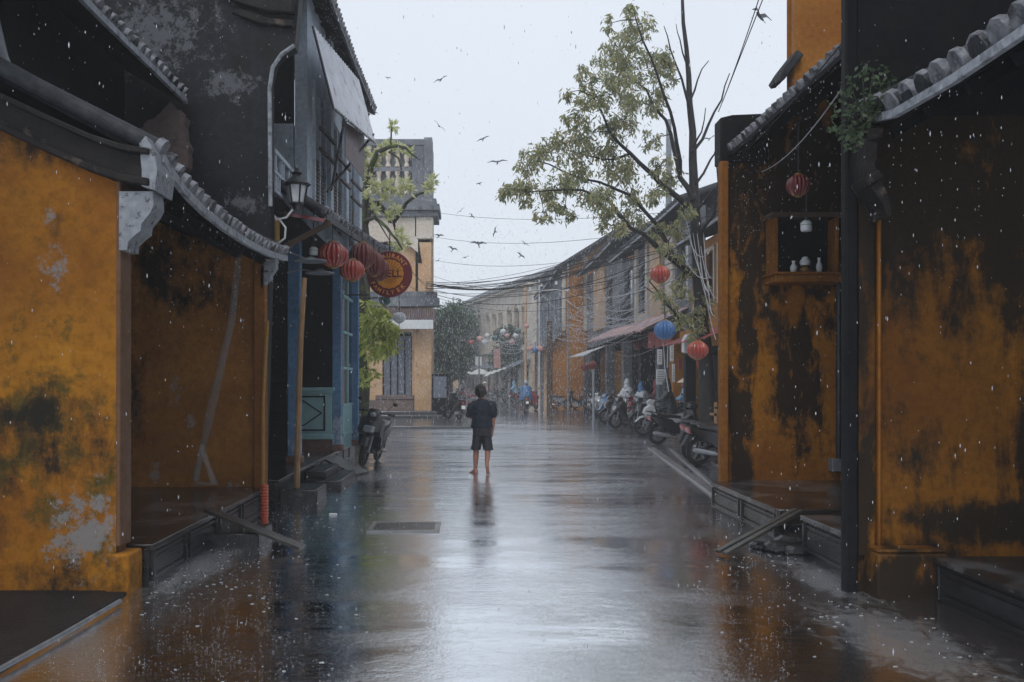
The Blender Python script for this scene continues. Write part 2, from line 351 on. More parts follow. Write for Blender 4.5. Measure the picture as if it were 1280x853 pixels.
M['seat'] = pmat('black vinyl', (.018, .018, .02), None, 10, .3)
M['plate'] = pmat('white plate', (.7, .7, .7), (.6, .6, .6), 10, .4)
M['lens'] = pmat('clear lens', (.22, .24, .27), None, 10, .1, coat=1)
M['tail'] = pmat('red tail lens', (.35, .015, .015), None, 10, .15, coat=1)
M['white'] = pmat('white painted board', (.62, .64, .66), (.5, .52, .54), 5, .5)
M['signred'] = pmat('maroon sign', (.16, .018, .022), (.11, .014, .018), 5, .4)
M['signyel'] = pmat('amber shell', (.62, .27, .03), (.50, .19, .02), 5, .4)
M['signor'] = pmat('orange lettering', (.75, .30, .07), None, 5, .4)
M['signdk'] = pmat('dark red lettering', (.10, .012, .012), None, 5, .4)
M['awnred'] = pmat('red awning', (.32, .10, .09), (.24, .07, .07), 5, .5)
M['awnpink'] = pmat('pinkish corrugated sheet', (.48, .34, .34), (.38, .26, .27), 4, .5)
M['glassd'] = pmat('dark window glass', (.015, .022, .026), None, 4, .08, spec=.8)
M['shutter'] = pmat('grey shutter', (.17, .19, .23), (.12, .13, .16), 5, .5)
M['shutterb'] = pmat('brown louvre', (.075, .055, .055), (.05, .038, .04), 5, .5)
M['canvas'] = pmat('pale canvas', (.55, .56, .54), (.45, .46, .45), 5, .6)
M['plastic'] = pmat('clear plastic sheeting', (.50, .52, .54), None, 6, .15, trans=.0)
M['plastic'].node_tree.nodes['Principled BSDF'].inputs['Alpha'].default_value = .22
M['pave'] = pmat('wet pavement', (.09, .092, .10), (.055, .058, .065), 5, .15, .25, 30, spec=.8)
M['kerb'] = pmat('wet kerb stone', (.20, .20, .21), (.12, .12, .13), 5, .22, .25, 30, spec=.7)
# ================================================================ setting: wet road
def road_mat():
    t = NT('wet asphalt with running water'); out = t.t.nodes['Material Output']
    dif = t.p; dif.inputs['Roughness'].default_value = .6; dif.inputs['Specular IOR Level'].default_value = .2
    big = t.noise(.35, 5, (1, .55, 1), .6, .4, (3, 1, 0)); mid = t.noise(2.4, 6, (1, .5, 1), .65, .3)
    c = t.mix(t.ramp(mid, .35, .65), (.035, .037, .042), (.065, .067, .073))
    mud = t.math('MAXIMUM', t.blob((3.2, 6.2, 0), (1.5, 3.0, 2)), t.blob((-2.3, 7.6, 0), (.9, 2.6, 2)))
    mm = t.math('ADD', mud, t.math('SUBTRACT', t.noise(1.8, 6, (1, .6, 1), .7), .55)); mudm = t.ramp(mm, .15, .5)
    c = t.mix(t.math('MULTIPLY', mudm, .8), c, (.030, .017, .012))
    foam = t.math('MAXIMUM', t.math('MAXIMUM', t.blob((2.95, 7.4, 0), (.45, 1.7, 1)), t.blob((2.7, 5.6, 0), (.8, 1.9, 1))), t.math('MAXIMUM', t.blob((-2.45, 8.0, 0), (.5, 2.2, 1)), t.blob((-1.6, 15.5, 0), (1.6, 2.0, 1))))
    fm = t.math('ADD', t.math('MULTIPLY', foam, .55), t.math('SUBTRACT', t.noise(7, 9, (1, .6, 1), .78, 1.2), .5)); fmask = t.ramp(fm, .22, .40)
    speck = t.ramp(t.noise(30, 3, (1, .35, 1), .6), .66, .74)
    c = t.mix(t.math('MULTIPLY', fmask, .75), c, (.42, .43, .45)); c = t.mix(t.math('MULTIPLY', speck, .35), c, (.35, .36, .38))
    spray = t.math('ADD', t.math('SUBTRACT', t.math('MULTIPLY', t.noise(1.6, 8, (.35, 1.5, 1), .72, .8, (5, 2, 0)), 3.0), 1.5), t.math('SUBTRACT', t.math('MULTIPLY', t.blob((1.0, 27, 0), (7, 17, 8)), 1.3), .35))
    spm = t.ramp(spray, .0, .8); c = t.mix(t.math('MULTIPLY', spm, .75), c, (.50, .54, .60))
    ag = t.noise(120, 2, (1, .8, 1), .6); c = t.mix(t.math('MULTIPLY', t.ramp(ag, .5, .62), .5), c, (.10, .105, .115))
    t.l(c, dif.inputs['Base Color'])
    gl = t.n('ShaderNodeBsdfGlossy'); gl.inputs['Color'].default_value = (.95, .97, 1, 1)
    wet = t.ramp(big, .40, .50)
    # ripples: fine rain rings and wind-blown wavelets across the flow
    vor = t.n('ShaderNodeTexVoronoi'); vor.inputs['Scale'].default_value = 9; vor.inputs['Randomness'].default_value = 1
    t.l(t.geo.outputs['Position'], vor.inputs['Vector'])
    ring = t.n('ShaderNodeMath', operation='SINE'); t.l(t.math('MULTIPLY', vor.outputs['Distance'], 55.0), ring.inputs[0])
    rh = t.math('MULTIPLY', ring.outputs[0], t.math('SUBTRACT', .5, vor.outputs['Distance'], True))
    wav = t.noise(3.2, 7, (.5, 1.7, 1), .62, 1.2); flow = t.noise(1.1, 5, (.35, 1.5, 1), .55, 1.5)
    far = t.blob((.5, 30, 0), (9, 20, 8)); far = t.math('MULTIPLY', far, 1.6, True)
    grain = t.noise(75, 4, (1, .9, 1), .7)
    ruff = t.ramp(t.noise(.75, 7, (.38, 1.3, 1), .65, .8, (9, 4, 0)), .40, .60)
    fine = t.noise(13, 5, (.75, 1.2, 1), .65, .6); rough = t.noise(42, 4, (.85, 1.1, 1), .6)
    near = t.math('ADD', t.math('MULTIPLY', wav, t.math('ADD', t.math('MULTIPLY', far, 1.9), .12)), t.math('ADD', t.math('MULTIPLY', fine, .20), t.math('MULTIPLY', rough, .12)))
    h = t.math('ADD', t.math('ADD', near, t.math('MULTIPLY', rh, .03)), t.math('ADD', t.math('MULTIPLY', grain, .05), t.math('MULTIPLY', flow, t.math('ADD', t.math('MULTIPLY', far, 1.3), .18))))
    bp = t.n('ShaderNodeBump'); bp.inputs['Distance'].default_value = .016; t.l(h, bp.inputs['Height'])
    bs = t.math('ADD', t.math('MULTIPLY', ruff, .75), .25); t.l(bs, bp.inputs['Strength']); t.l(t.math('ADD', t.math('MULTIPLY', ruff, .07), .04), gl.inputs['Roughness'])
    t.l(bp.outputs[0], gl.inputs['Normal']); t.l(bp.outputs[0], dif.inputs['Normal'])
    lw = t.n('ShaderNodeFresnel'); lw.inputs['IOR'].default_value = 2.1; t.l(bp.outputs[0], lw.inputs['Normal'])
    k = t.math('ADD', t.math('MULTIPLY', lw.outputs[0], 1.2), t.math('ADD', t.math('MULTIPLY', wet, .15), .55), True)
    k = t.math('MULTIPLY', k, t.math('SUBTRACT', 1.0, t.math('MULTIPLY', t.math('MAXIMUM', fmask, mudm), .35)), True)
    k = t.math('MULTIPLY', k, t.math('SUBTRACT', 1.0, t.math('MULTIPLY', spm, .45)), True)
    ms = t.n('ShaderNodeMixShader'); t.l(k, ms.inputs[0]); t.l(dif.outputs[0], ms.inputs[1]); t.l(gl.outputs[0], ms.inputs[2]); t.l(ms.outputs[0], out.inputs[0])
    return t.m
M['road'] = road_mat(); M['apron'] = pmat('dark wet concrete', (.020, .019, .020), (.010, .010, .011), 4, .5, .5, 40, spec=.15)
m = MB(); m.add([(-290, -50, 0), (290, -50, 0), (290, 450, 0), (-290, 450, 0)], [(0, 1, 2, 3)])
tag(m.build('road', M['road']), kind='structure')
m = MB(); m.box(-9, -2.69, 1.0, 6.9, -.02, .02); tag(m.build('apron', M['apron'], bev=.008), kind='structure')
# pavement before the corner house and on the right
m = MB(); m.prism([(-3.2, 31.2), (.25, 31.0), (.05, 33.5), (-1.0, 60), (-9, 60), (-9, 31.4)], 'z', -.02, .10)
tag(m.build('pavement', M['pave'], bev=.02), kind='structure')
m = MB()
m.prism([(3.36, 11.7), (3.52, 11.7), (4.55, 22), (4.39, 22)], 'z', -.02, .035)
m.prism([(3.60, 12.6), (3.68, 12.6), (4.90, 21.5), (4.82, 21.5)], 'z', -.02, .028)
m.prism([(4.0, 12.9), (4.05, 12.9), (5.0, 18.2), (4.94, 18.2)], 'z', -.02, .02)
tag(m.build('kerb', M['kerb'], bev=.01), kind='structure')
m = MB(); m.tube([(-2.70, 4.0, .035), (-2.66, 4.9, .035), (-2.62, 5.6, .035), (-2.60, 6.5, .035)], [.016, .016, .018, .016], 7)
tag(m.build('drain_hose', M['steel']), 'thin grey pipe lying on the wet ground below the big ochre wall', 'pipe')
m = MB(); m.box(-1.1, -.42, 9.75, 10.25, -.01, .012)
o = m.build('drain_cover', M['stone'], bev=.006); tag(o, 'rectangular metal drain cover sunk in the wet road', 'drain cover')
m = MB(); m.box(-1.16, -.36, 9.68, 9.75, -.01, .016); m.box(-1.16, -.36, 10.25, 10.32, -.01, .016); m.box(-1.16, -1.1, 9.75, 10.25, -.01, .016); m.box(-.42, -.36, 9.75, 10.25, -.01, .016)
m.build('rim', M['kerb'], o)

def tile_rows(mt, eave, slope, spacing=.19, r=.058, over=.03):
    # eave: list of points along the eave; slope: vector up the roof
    L = [0]
    for a, b in zip(eave, eave[1:]): L.append(L[-1] + (Vector(b) - Vector(a)).length)
    n = int(L[-1] / spacing); sv = Vector(slope); sn = sv.normalized()
    for i in range(n + 1):
        d = i * spacing + .02
        for k in range(len(L) - 1):
            if L[k] <= d <= L[k + 1] + 1e-6:
                p = Vector(eave[k]).lerp(Vector(eave[k + 1]), (d - L[k]) / (L[k + 1] - L[k])); break
        else: continue
        j = random.uniform(-.012, .012); q = p - sn * (over + random.uniform(0, .02)) + Vector((0, 0, .068 + j * .3))
        mt.tube([q, q + sv * .5 + Vector((0, 0, -.02 if sv.length > .5 else 0)), q + sv], [(r + j, r * 1.25)] * 3, 8, side=(0, 1, 0))
def deck(mb, eave, slope, th=.06):
    sv = Vector(slope)
    for a, b in zip(eave, eave[1:]):
        a = Vector(a); b = Vector(b); dn = Vector((0, 0, -th))
        mb.add([a, b, b + sv, a + sv, a + dn, b + dn, b + sv + dn, a + sv + dn], [(0,1,2,3),(7,6,5,4),(0,4,5,1),(1,5,6,2),(2,6,7,3),(3,7,4,0)])
def roof(par, eave, slope, spacing=.19, r=.058, fascia=.075, mtile='tile', mf='mortar', name='roof', out=1):
    d = MB(); deck(d, eave, slope); ro = d.build(name, M['black'], par)
    t = MB(); tile_rows(t, eave, slope, spacing, r); t.build('roof_tiles', M[mtile], ro, smooth=50)
    if spacing < .24:
        st_ = random.getstate(); t = MB(); sl = Vector(slope).normalized(); tile_rows(t, [Vector(p) - sl * .012 + Vector((0, 0, .008)) for p in eave], sl * .06, spacing, r * 1.12); t.build('tile_ends', M['tileend'], ro, smooth=50)
    f = MB(); s = Vector(slope).normalized()
    f.tube([Vector(p) - s * .01 + Vector((0, 0, .0)) for p in eave], [(.03, fascia / 2)] * len(eave), 6, side=(0, 0, 1)) if False else None
    for a, b in zip(eave, eave[1:]):
        f.obox(Vector(a) - s * .02 + Vector((0, 0, -.005)), Vector(b) - s * .02 + Vector((0, 0, -.005)), .05, fascia)
    f.build('eave_board', M[mf], ro, smooth=0); return ro
def plinth(par, x0, x1, y0, y1, z, sgn, name='platform', panels=3, top='stonetop'):
    # sgn=+1: the street face is at x1, -1: the street face is at x0
    xf = x1 if sgn > 0 else x0
    m = MB(); m.box(x0, x1, y0, y1, -.02, z - .05); pl = m.build(name, M['stone'], par)
    c = MB(); c.box(x0 - (.035 if sgn < 0 else 0), x1 + (.035 if sgn > 0 else 0), y0, y1, z - .05, z); c.build('paving_slab', M[top], pl, bev=.008)
    p = MB(); n = panels; L = (y1 - y0) / n
    for i in range(n):
        a = y0 + i * L + .1; b = y0 + (i + 1) * L - .1
        for (u0, u1, v0, v1, th) in ((a - .06, a - .02, .02, z - .07, .03), (b + .02, b + .06, .02, z - .07, .03), (a, b, z - .10, z - .08, .02), (a, b, .04, .06, .02), (a + .02, b - .02, .09, z - .13, .012)):
            p.box(*(sorted((xf - sgn * .01, xf + sgn * th))), u0, u1, v0, v1)
    p.build('carved_panels', M['stone'], pl, bev=.004); return pl
def scroll(px, pz, poly, y0, y1):
    m = MB(); m.prism(poly, 'y', y0, y1); return m

# ================================================================ left: near yellow house
L1 = thing('house', (-4.5, 9.0, 0), 'ochre yellow house with mould-stained gable wall and tiled porch roof', 'house')
top = [(-8.0, 5.7), (-6.0, 4.75), (-4.6, 4.05), (-3.69, 3.62), (-3.31, 3.45), (-2.88, 3.27), (-2.67, 3.2)]
m = MB(); m.prism([(-8, -.02), (-2.79, -.02)] + [(-2.79, 3.22)] + top[::-1][2:], 'y', 6.9, 7.1)
m.build('gable_wall', M['wallL1'], L1)
m = MB(); m.box(-2.79, -2.75, 6.89, 7.11, .36, 3.24)
m.build('corner_strip', M['edge'], L1, bev=.012)
m = MB(); m.box(-2.86, -2.67, 6.85, 7.14, -.02, .31); m.build('corner_base', M['wallL1'], L1, bev=.02)
vm = [(-8.0, 5.7), (-6.0, 4.75), (-4.6, 4.05), (-3.69, 3.62), (-3.31, 3.44), (-2.95, 3.28), (-2.70, 3.20), (-2.50, 3.17)]
def band(pts, dz0, dz1): return [(x, z + dz0) for x, z in pts] + [(x, z + dz1) for x, z in pts[::-1]]
m = MB(); m.prism(band(vm, 0, .06), 'y', 6.80, 7.25); b0 = m.build('verge_moulding', M['band'], L1, bev=.012)
m = MB(); m.prism(band(vm[:-1] + [(-2.54, 3.165)], .06, .24), 'y', 6.87, 7.2); m.build('frieze', M['band'], b0)
m = MB(); m.prism(band(vm, .24, .29), 'y', 6.79, 7.26); m.build('coping', M['band'], b0, bev=.012)
m = MB(); m.prism([(-2.56, 3.17), (-2.46, 3.14), (-2.44, 3.3), (-2.47, 3.45), (-2.53, 3.56), (-2.58, 3.5), (-2.56, 3.3)], 'y', 6.82, 7.22); m.build('verge_end', M['lime'], b0, smooth=0)
def corbel(par, x, zt, y0, y1, s=1, mat='mortar', k=1.0):
    q = [(0, 0), (.18, 0), (.185, -.12), (.15, -.17), (.10, -.235), (.10, -.29), (.085, -.315), (.03, -.335), (.0, -.40), (-.02, -.44), (-.05, -.44), (-.05, 0)]
    m = MB(); m.prism([(x + s * a * k, zt + b * k) for a, b in q], 'y', y0, y1); c = m.build('corbel', M[mat], par, smooth=25)
    m = MB(); m.prism([(x + s * a * k, zt + b * k) for a, b in ((.19, .02), (.0, .02), (.0, -.03), (.195, -.03))], 'y', y0 - .015, y1 + .015); m.build('corbel_cap', M[mat], c, bev=.006)
m = MB(); m.prism([tuple(W(a, b, 6.88).xz) for a, b in ((150,240),(192,240),(193,258),(188,268),(178,280),(177,289),(168,296),(161,303),(160,313),(150,313))][::-1], 'y', 6.86, 7.10); m.build('corbel', M['lime'], L1, smooth=0)
plinth(L1, -6.5, -2.63, 7.16, 10.94, .33, 1, panels=4); m = MB(); m.box(-6.5, -2.73, 10.94, 11.1, -.02, .328); m.build('paving_edge', M['stonetop'], L1)
m = MB(); m.prism([(-6.5, -.02), (-2.72, -.02), (-2.72, 3.25), (-3.6, 3.5), (-6.5, 4.9)], 'y', 11.1, 11.25); m.build('party_wall', M['wallL1b'], L1)
m = MB(); m.box(-2.72, -2.58, 10.95, 11.12, -.02, 3.15); m.build('pilaster', M['edgeo'], L1, bev=.012)
corbel(L1, -2.59, 3.17, 10.95, 11.1, k=.8, mat='lime')
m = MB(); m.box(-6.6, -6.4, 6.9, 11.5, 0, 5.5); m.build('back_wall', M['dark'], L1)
m = MB()
for i in range(5): m.box(-6.38, -6.33, 7.4 + i * .78, 8.1 + i * .78, .35, 2.7)
m.build('shop_door', M['black'], L1, bev=.01)
ev = [W(196, 206, 7.0), (-2.49, 7.25, 3.37), (-2.5, 7.6, 3.30), (-2.5, 8.1, 3.245), (-2.5, 8.8, 3.21), (-2.5, 9.7, 3.2), (-2.49, 10.6, 3.22), (-2.48, 11.3, 3.265), (-2.47, 11.6, 3.30)]
ev = [Vector(p) for p in ev]; ev[0] = Vector((-2.49, 7.0, 3.45))
roof(L1, ev, (-2.0, 0, 1.05))
m = MB()
for i in range(9): m.obox((-2.55, 7.3 + i * .5, 3.12), (-4.6, 7.3 + i * .5, 4.2), .05, .08)
m.obox((-2.95, 7.2, 3.28), (-2.95, 11.3, 3.28), .1, .12); m.build('rafters', M['black'], L1)
m = MB(); m.box(-4.7, -4.5, 7.0, 11.4, 3.9, 5.75); m.build('upper_wall', M['darkshade'], L1)
roof(L1, [(-3.76, 4.0, 5.42), (-3.76, 7, 5.37), (-3.76, 9, 5.34), (-3.76, 11.5, 5.34)], (-2.6, 0, 1.5), name='upper_roof')
m = MB(); m.tube([W(-8, 20, 8.0), W(4, 70, 8.05), W(27, 130, 8.15)], .045, 8); m.build('drainpipe', M['steel'], L1)
pp = [(172, 165), (192, 150), (215, 128), (232, 150), (238, 190), (228, 232), (205, 232), (190, 200)]; qq = []
for i in range(len(pp)):
    a, b = pp[i], pp[(i + 1) % len(pp)]
    for k in range(5): qq.append((a[0] + (b[0] - a[0]) * k / 5 + random.uniform(-3, 3), a[1] + (b[1] - a[1]) * k / 5 + random.uniform(-3, 3)))
m = MB(); m.prism([tuple(W(a, b, 11.4).xz) for a, b in qq], 'y', 11.35, 11.54); m.build('plaster_patch', M['pink'], L1, smooth=0)
# things about the porch
def rope(name, pts, r, mat, label, cat): tag(MB().tube(pts, r, 6).build(name, M[mat]), label, cat)
rope('rope', [W(303, 385, 11.2), W(304, 440, 11.2), W(306, 470, 11.19), W(304, 500, 11.2)] , [.006, .006, .018, .008], 'canvas', 'knotted pale cord hanging on the ochre porch wall', 'rope')
m = MB(); m.tube([W(300, 300, 11.0), W(290, 400, 10.95), W(262, 520, 10.9), W(244, 600, 10.9)], [(.03, .05), (.07, .05), (.12, .05), (.09, .04)], 10)
m.tube([W(245, 600, 10.9), W(252, 560, 10.85), W(268, 605, 10.85), W(244, 604, 10.9)], [.04, .05, .05, .04], 8)
tag(m.build('plastic_sheet', M['plastic']), 'clear plastic sheet rolled and hung against the ochre porch wall', 'plastic sheet')
# stepping block and plank by the first porch
m = MB(); m.box(-2.66, -2.12, 8.75, 9.35, -.02, .15); tag(m.build('stone_block', M['stone'], bev=.02), 'dark stone block on the ground under the leaning plank', 'stone block')
m = MB(); m.obox((-2.66, 8.85, .37), (-1.66, 8.62, .03), .15, .035); pk = m.build('plank', M['plank'], bev=.005)
tag(pk, 'wet timber plank sloping from the left porch edge to the road', 'plank')
m = MB(); m.box(-2.5, -2.44, 8.8, 8.86, .15, .31); m.box(-2.35, -2.30, 8.85, 8.91, .15, .27); m.build('support', M['plank'], pk)
m = MB(); m.tube([(-2.52, 10.6, .42), (-2.53, 10.65, 1.4), (-2.50, 10.75, 2.4)], .022, 8); yp = m.build('pole', M['yellow'])
tag(yp, 'yellow plastic conduit pole beside the ochre pilaster with an orange coil', 'pole')
m = MB(); m.lathe([(.03, .0), (.045, .0)] + [(.052 if i % 2 else .040, .02 + i * .018) for i in range(22)] + [(.03, .42)], (-2.5, 10.6, 0), 14); m.build('coil', M['coil'], yp)
m = MB(); m.box(-1.77, -1.68, 10.9, 10.97, .002, .018); tag(m.build('paper_scrap', M['white']), 'white scrap of litter lying on the wet road', 'litter')

# ================================================================ left: two-storey blue house
L2 = thing('house', (-4.5, 15.0, 0), 'two-storey house with black mouldy gable, blue columns and slatted balcony', 'house')
e = lambda px, py, Y=11.6: tuple(W(px, py, Y).xz)
m = MB(); m.prism([(-9, -.02), (-2.76, -.02), e(338, 290), e(337, 100), e(343, 76), e(358, 62), e(368, 58), e(374, 0), e(372, -80), (-3.2, 8.6), (-9, 11.5)], 'y', 11.6, 11.85); m.build('gable_wall', M['mould'], L2)
m = MB(); m.tube([W(338, 258, 11.56), W(337, 110, 11.56), W(341, 84, 11.56), W(352, 68, 11.56), W(368, 57, 11.56)], .028, 8); m.build('drainpipe', M['mortar'], L2)
m = MB(); m.prism([e(275, -8), e(300, 8), e(335, 18), e(368, 20), e(370, 2), e(366, -8), e(330, -5)], 'y', 11.5, 11.62)
m.prism([e(290, 18), e(325, 32), e(368, 36), e(368, 27), e(335, 24), e(300, 12)], 'y', 11.54, 11.61); m.build('gable_moulding', M['band'], L2, bev=.02)
m = MB(); m.box(-9, -2.65, 11.86, 19.9, -.02, .28); pl = m.build('platform', M['stone'], L2)
m = MB(); m.box(-9, -2.60, 11.86, 19.9, .28, .33); m.build('paving_slab', M['stonetop'], pl, bev=.008)
m = MB()
for i in range(9): m.box(-2.66, -2.635, 12.0 + i * .87, 12.03 + i * .87, .02, .26)
m.build('panel_joints', M['stone'], pl)
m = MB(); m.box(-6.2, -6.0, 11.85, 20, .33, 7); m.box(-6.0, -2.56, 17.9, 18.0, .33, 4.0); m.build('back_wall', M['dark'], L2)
m = MB(); holed(m, 'y', 14.55, 14.68, -4.6, -2.98, .33, 4.0, []); m.box(-2.99 - .75, -2.99 - .40, 14.5, 14.56, .45, 2.9); m.box(-2.99 - .34, -3.0, 14.5, 14.56, .45, 2.9)
for z in (.5, 1.15, 1.8): m.box(-3.7, -3.42, 14.48, 14.51, z, z + .5); m.box(-3.3, -3.04, 14.48, 14.51, z, z + .5)
m.build('timber_door', M['black'], L2, bev=.01)
def col(x0, x1, y0, y1, z0, z1, mat='blue', name='column'):
    m = MB(); m.box(x0, x1, y0, y1, z0 + .12, z1); c = m.build(name, M[mat], L2, bev=.012)
    m = MB(); m.box(x0 - .03, x1 + .03, y0 - .03, y1 + .03, z0, z0 + .12); m.build('column_base', M['brick'], c, bev=.02)
col(-2.99, -2.79, 14.25, 14.45, .33, 4.1); col(-2.67, -2.50, 16.8, 17.0, .33, 4.2); col(-2.52, -2.36, 18.25, 18.42, .33, 4.3)
m = MB(); m.box(-3.9, -2.67, 16.82, 16.98, .33, .56); cw = m.build('counter_base', M['brick'], L2)
m = MB(); m.box(-3.9, -2.67, 16.80, 16.98, .56, 1.50); m.box(-3.9, -2.64, 16.74, 17.0, .56, .66); m.build('counter_panel', M['teal'], L2, bev=.01)
m = MB(); m.box(-3.9, -2.62, 16.70, 17.0, 1.50, 1.55); m.box(-3.9, -2.65, 16.76, 16.82, 1.44, 1.50); m.build('counter_ledge', M['teal'], L2, bev=.008)
m = MB()
m.box(-3.85, -2.80, 16.775, 16.802, 1.36, 1.39); m.box(-3.85, -2.80, 16.775, 16.802, .72, .75); m.box(-2.83, -2.80, 16.775, 16.802, .75, 1.36)
for a, b in (((-3.22, 1.30), (-2.87, 1.06)), ((-2.87, 1.06), (-3.22, .82)), ((-3.22, 1.30), (-3.57, 1.06)), ((-3.22, .82), (-3.57, 1.06))): m.obox((a[0], 16.785, a[1]), (b[0], 16.785, b[1]), .02, .028, up=(0, 1, 0))
m.build('diamond_trim', M['black'], L2)
m = MB(); m.box(-2.52, -2.50, 17.0, 18.25, 1.2, 3.9); m.build('side_window', M['glassd'], L2)
m = MB()
for z in (.6, 1.18, 1.9, 2.6, 3.3): m.box(-2.53, -2.47, 17.0, 18.25, z, z + .05)
m.box(-2.54, -2.49, 17.0, 18.25, .33, 1.2); m.box(-2.53, -2.47, 17.6, 17.65, 1.2, 3.9); m.build('window_bars', M['teal'], L2)
m = MB(); m.box(-9, -2.62, 11.86, 20, 3.95, 4.15); m.build('upper_floor', M['black'], L2)
# upper storey
m = MB(); holed(m, 'x', -2.82, -2.62, 14.0, 20.0, 4.15, 7.9, [(14.5, 15.5, 4.5, 6.5), (16.3, 17.5, 4.5, 6.6), (18.3, 19.3, 4.5, 6.6)]); m.build('upper_wall', M['paleblue'], L2)
m = MB(); m.box(-5, -2.84, 13.95, 14.1, 4.15, 5.75); m.build('balcony_end_wall', M['paleblue'], L2)
m = MB(); m.box(-5.0, -4.85, 11.86, 20, 4.15, 8); m.box(-4.9, -2.84, 13.97, 14.08, 5.75, 7.9); m.build('inner_wall', M['darkshade'], L2)
for (a, b) in ((14.5, 15.5), (16.3, 17.5), (18.3, 19.3)):
    m = MB(); m.box(-2.9, -2.86, a, b, 4.5, 6.6); wd = m.build('window', M['glassd'], L2)
    m = MB(); m.box(-2.63, -2.57, a - .06, a, 4.45, 6.62); m.box(-2.63, -2.57, b, b + .06, 4.45, 6.62); m.box(-2.63, -2.57, a, b, 4.42, 4.5); m.box(-2.7, -2.58, (a+b)/2 - .03, (a+b)/2 + .03, 4.5, 6.5); m.build('window_frame', M['paleblue'], wd)
    m = MB()
    for i in range(14): m.box(-2.68, -2.60, a + .02, b - .02, 4.52 + i * .065, 4.55 + i * .065)
    m.obox((-2.5, a, 5.5), (-2.42, b, 5.5), .05, .05); m.obox((-2.5, a, 5.85), (-2.42, b, 5.85), .05, .05)
    m.build('louvre', M['shutterb'], wd)
m = MB(); m.box(-2.62, -2.52, 15.75, 16.05, 4.2, 7.8); m.box(-2.62, -2.52, 17.7, 18.05, 4.2, 7.8); m.box(-2.62, -2.5, 19.6, 20.0, 4.2, 7.8); m.build('wall_pier', M['paleblue'], L2, bev=.01)
# balcony railing of crossing slats
m = MB(); x = -2.68
for z, h in ((4.22, .05), (4.75, .06), (4.48, .04)): m.box(x - .03, x + .03, 11.88, 14.0, z, z + h)
for i in range(9):
    y = 11.95 + i * .25
    m.box(x - .02, x + .02, y, y + .035, 4.27, 4.48 if i % 2 else 4.75)
    if i < 8: m.box(x - .018, x + .018, y + .12, y + .155, 4.48 if i % 2 else 4.3, 4.75 if i % 2 else 4.48)
m.build('balcony_railing', M['paleblue'], L2)
roof(L2, [(-2.3, 11.2, 7.9), (-2.3, 14, 7.82), (-2.3, 17, 7.82), (-2.28, 20.4, 7.9)], (-3.2, 0, 1.7), name='upper_roof', mf='tile')
m = MB()
for i in range(16): m.obox((-2.35, 12 + i * .54, 7.74), (-4.5, 12 + i * .54, 8.85), .06, .09)
m.build('rafters', M['black'], L2)
# porch roof
pe = [(-2.07, 12.3, 3.98), (-1.98, 14.5, 4.08), (-1.87, 17, 4.24), (-1.76, 19.2, 4.42)]
roof(L2, pe, (-.85, 0, .55), name='porch_roof', r=.05, spacing=.17, fascia=.09, mf='tile')
m = MB(); m.obox((-2.93, 12.25, 4.05), (-2.05, 12.25, 3.9), .04, .05); m.build('fascia_strip', M['bikered'], L2)
m = MB(); m.obox(W(338, 318, 12.4), W(414, 278, 12.4), .05, .07); m.build('bracket_strut', M['wood'], L2)
m = MB(); m.obox(W(344, 325, 13.4), W(372, 300, 13.4), .03, .04); m.obox(W(352, 328, 13.6), W(362, 302, 13.6), .03, .04); m.build('stored_sticks', M['bamboo'], L2)
# pale awning and hanging shutter with struts
m = MB(); m.sheet((-1.99, 12.6, 5.6), (-1.83, 16.6, 6.18), (-2.29, 17.8, 7.74), (-2.35, 13, 6.9), 120, 6, .008, .020, 20, .06); m.build('awning_sheet', M['sheet'], L2)
m = MB(); m.sheet(W(431, 195, 14.5), W(455, 226, 16.5), W(455, 168, 16.5), W(431, 153, 14.5), 24, 2, .01, .012, 12); m.build('hanging_shutter', M['sheetd'], L2)
m = MB(); m.tube([W(431, 148, 14.4), W(414, 238, 15.2)], .022, 6); m.tube([W(467, 168, 16.4), W(409, 240, 15.0)], .022, 6); m.tube([(-2.35, 13, 6.9), (-1.99, 12.6, 5.6)], .02, 6); m.tube([(-1.99, 12.6, 5.58), (-1.83, 16.6, 6.16)], .02, 6)
m.build('awning_frame', M['iron'], L2)
m = MB(); m.box(*sorted((W(330, 0, 12.0).x, W(348, 0, 12.0).x)), 11.9, 12.1, W(0, 302, 12).z, W(0, 272, 12).z); tag(m.build('meter_box', M['yellow'], bev=.01), 'small orange meter box under the left balcony', 'box')
m = MB(); m.tube([W(338, 262, 11.9), W(346, 275, 11.85), W(358, 272, 11.8), W(366, 262, 11.8)], .014, 6); m.tube([W(348, 273, 11.85), W(357, 285, 11.8), W(356, 298, 11.8), W(347, 305, 11.85)], .014, 6)
tag(m.build('cable', M['whitelant']), 'thick white cable looping beside the orange meter box', 'cable')
# steps to the blue house
for (x0, x1, y0, y1, z, lb) in ((-2.62, -2.10, 11.95, 12.7, .19, 'dark stone step block nearest the yellow conduit pole'), (-2.62, -2.02, 13.6, 15.3, .13, 'long low stone step in front of the blue column'), (-2.62, -2.3, 13.9, 15.2, .25, None)):
    m = MB(); m.box(x0, x1, y0, y1, -.02 if z != .25 else .13, z); o = m.build('stone_step' if lb else 'riser', M['stone'], bev=.02) if lb else m.build('riser', M['stone'], stp, bev=.02)
    if lb: tag(o, lb, 'step'); stp = o
m = MB(); m.obox((-2.6, 15.9, .3), (-1.95, 15.6, .03), .5, .04); tag(m.build('ramp_board', M['plank'], bev=.005), 'short ramp board between stone step and parked black scooter', 'ramp')
m = MB(); m.tube([(-2.43, 12.2, .19), (-2.41, 12.2, 1.2), (-2.38, 12.22, 2.2), (-2.33, 12.24, 3.1)], [.045, .042, .04, .035], 8); tag(m.build('bamboo_pole', M['bamboo']), 'tall bent bamboo pole standing on the first stone step', 'pole')
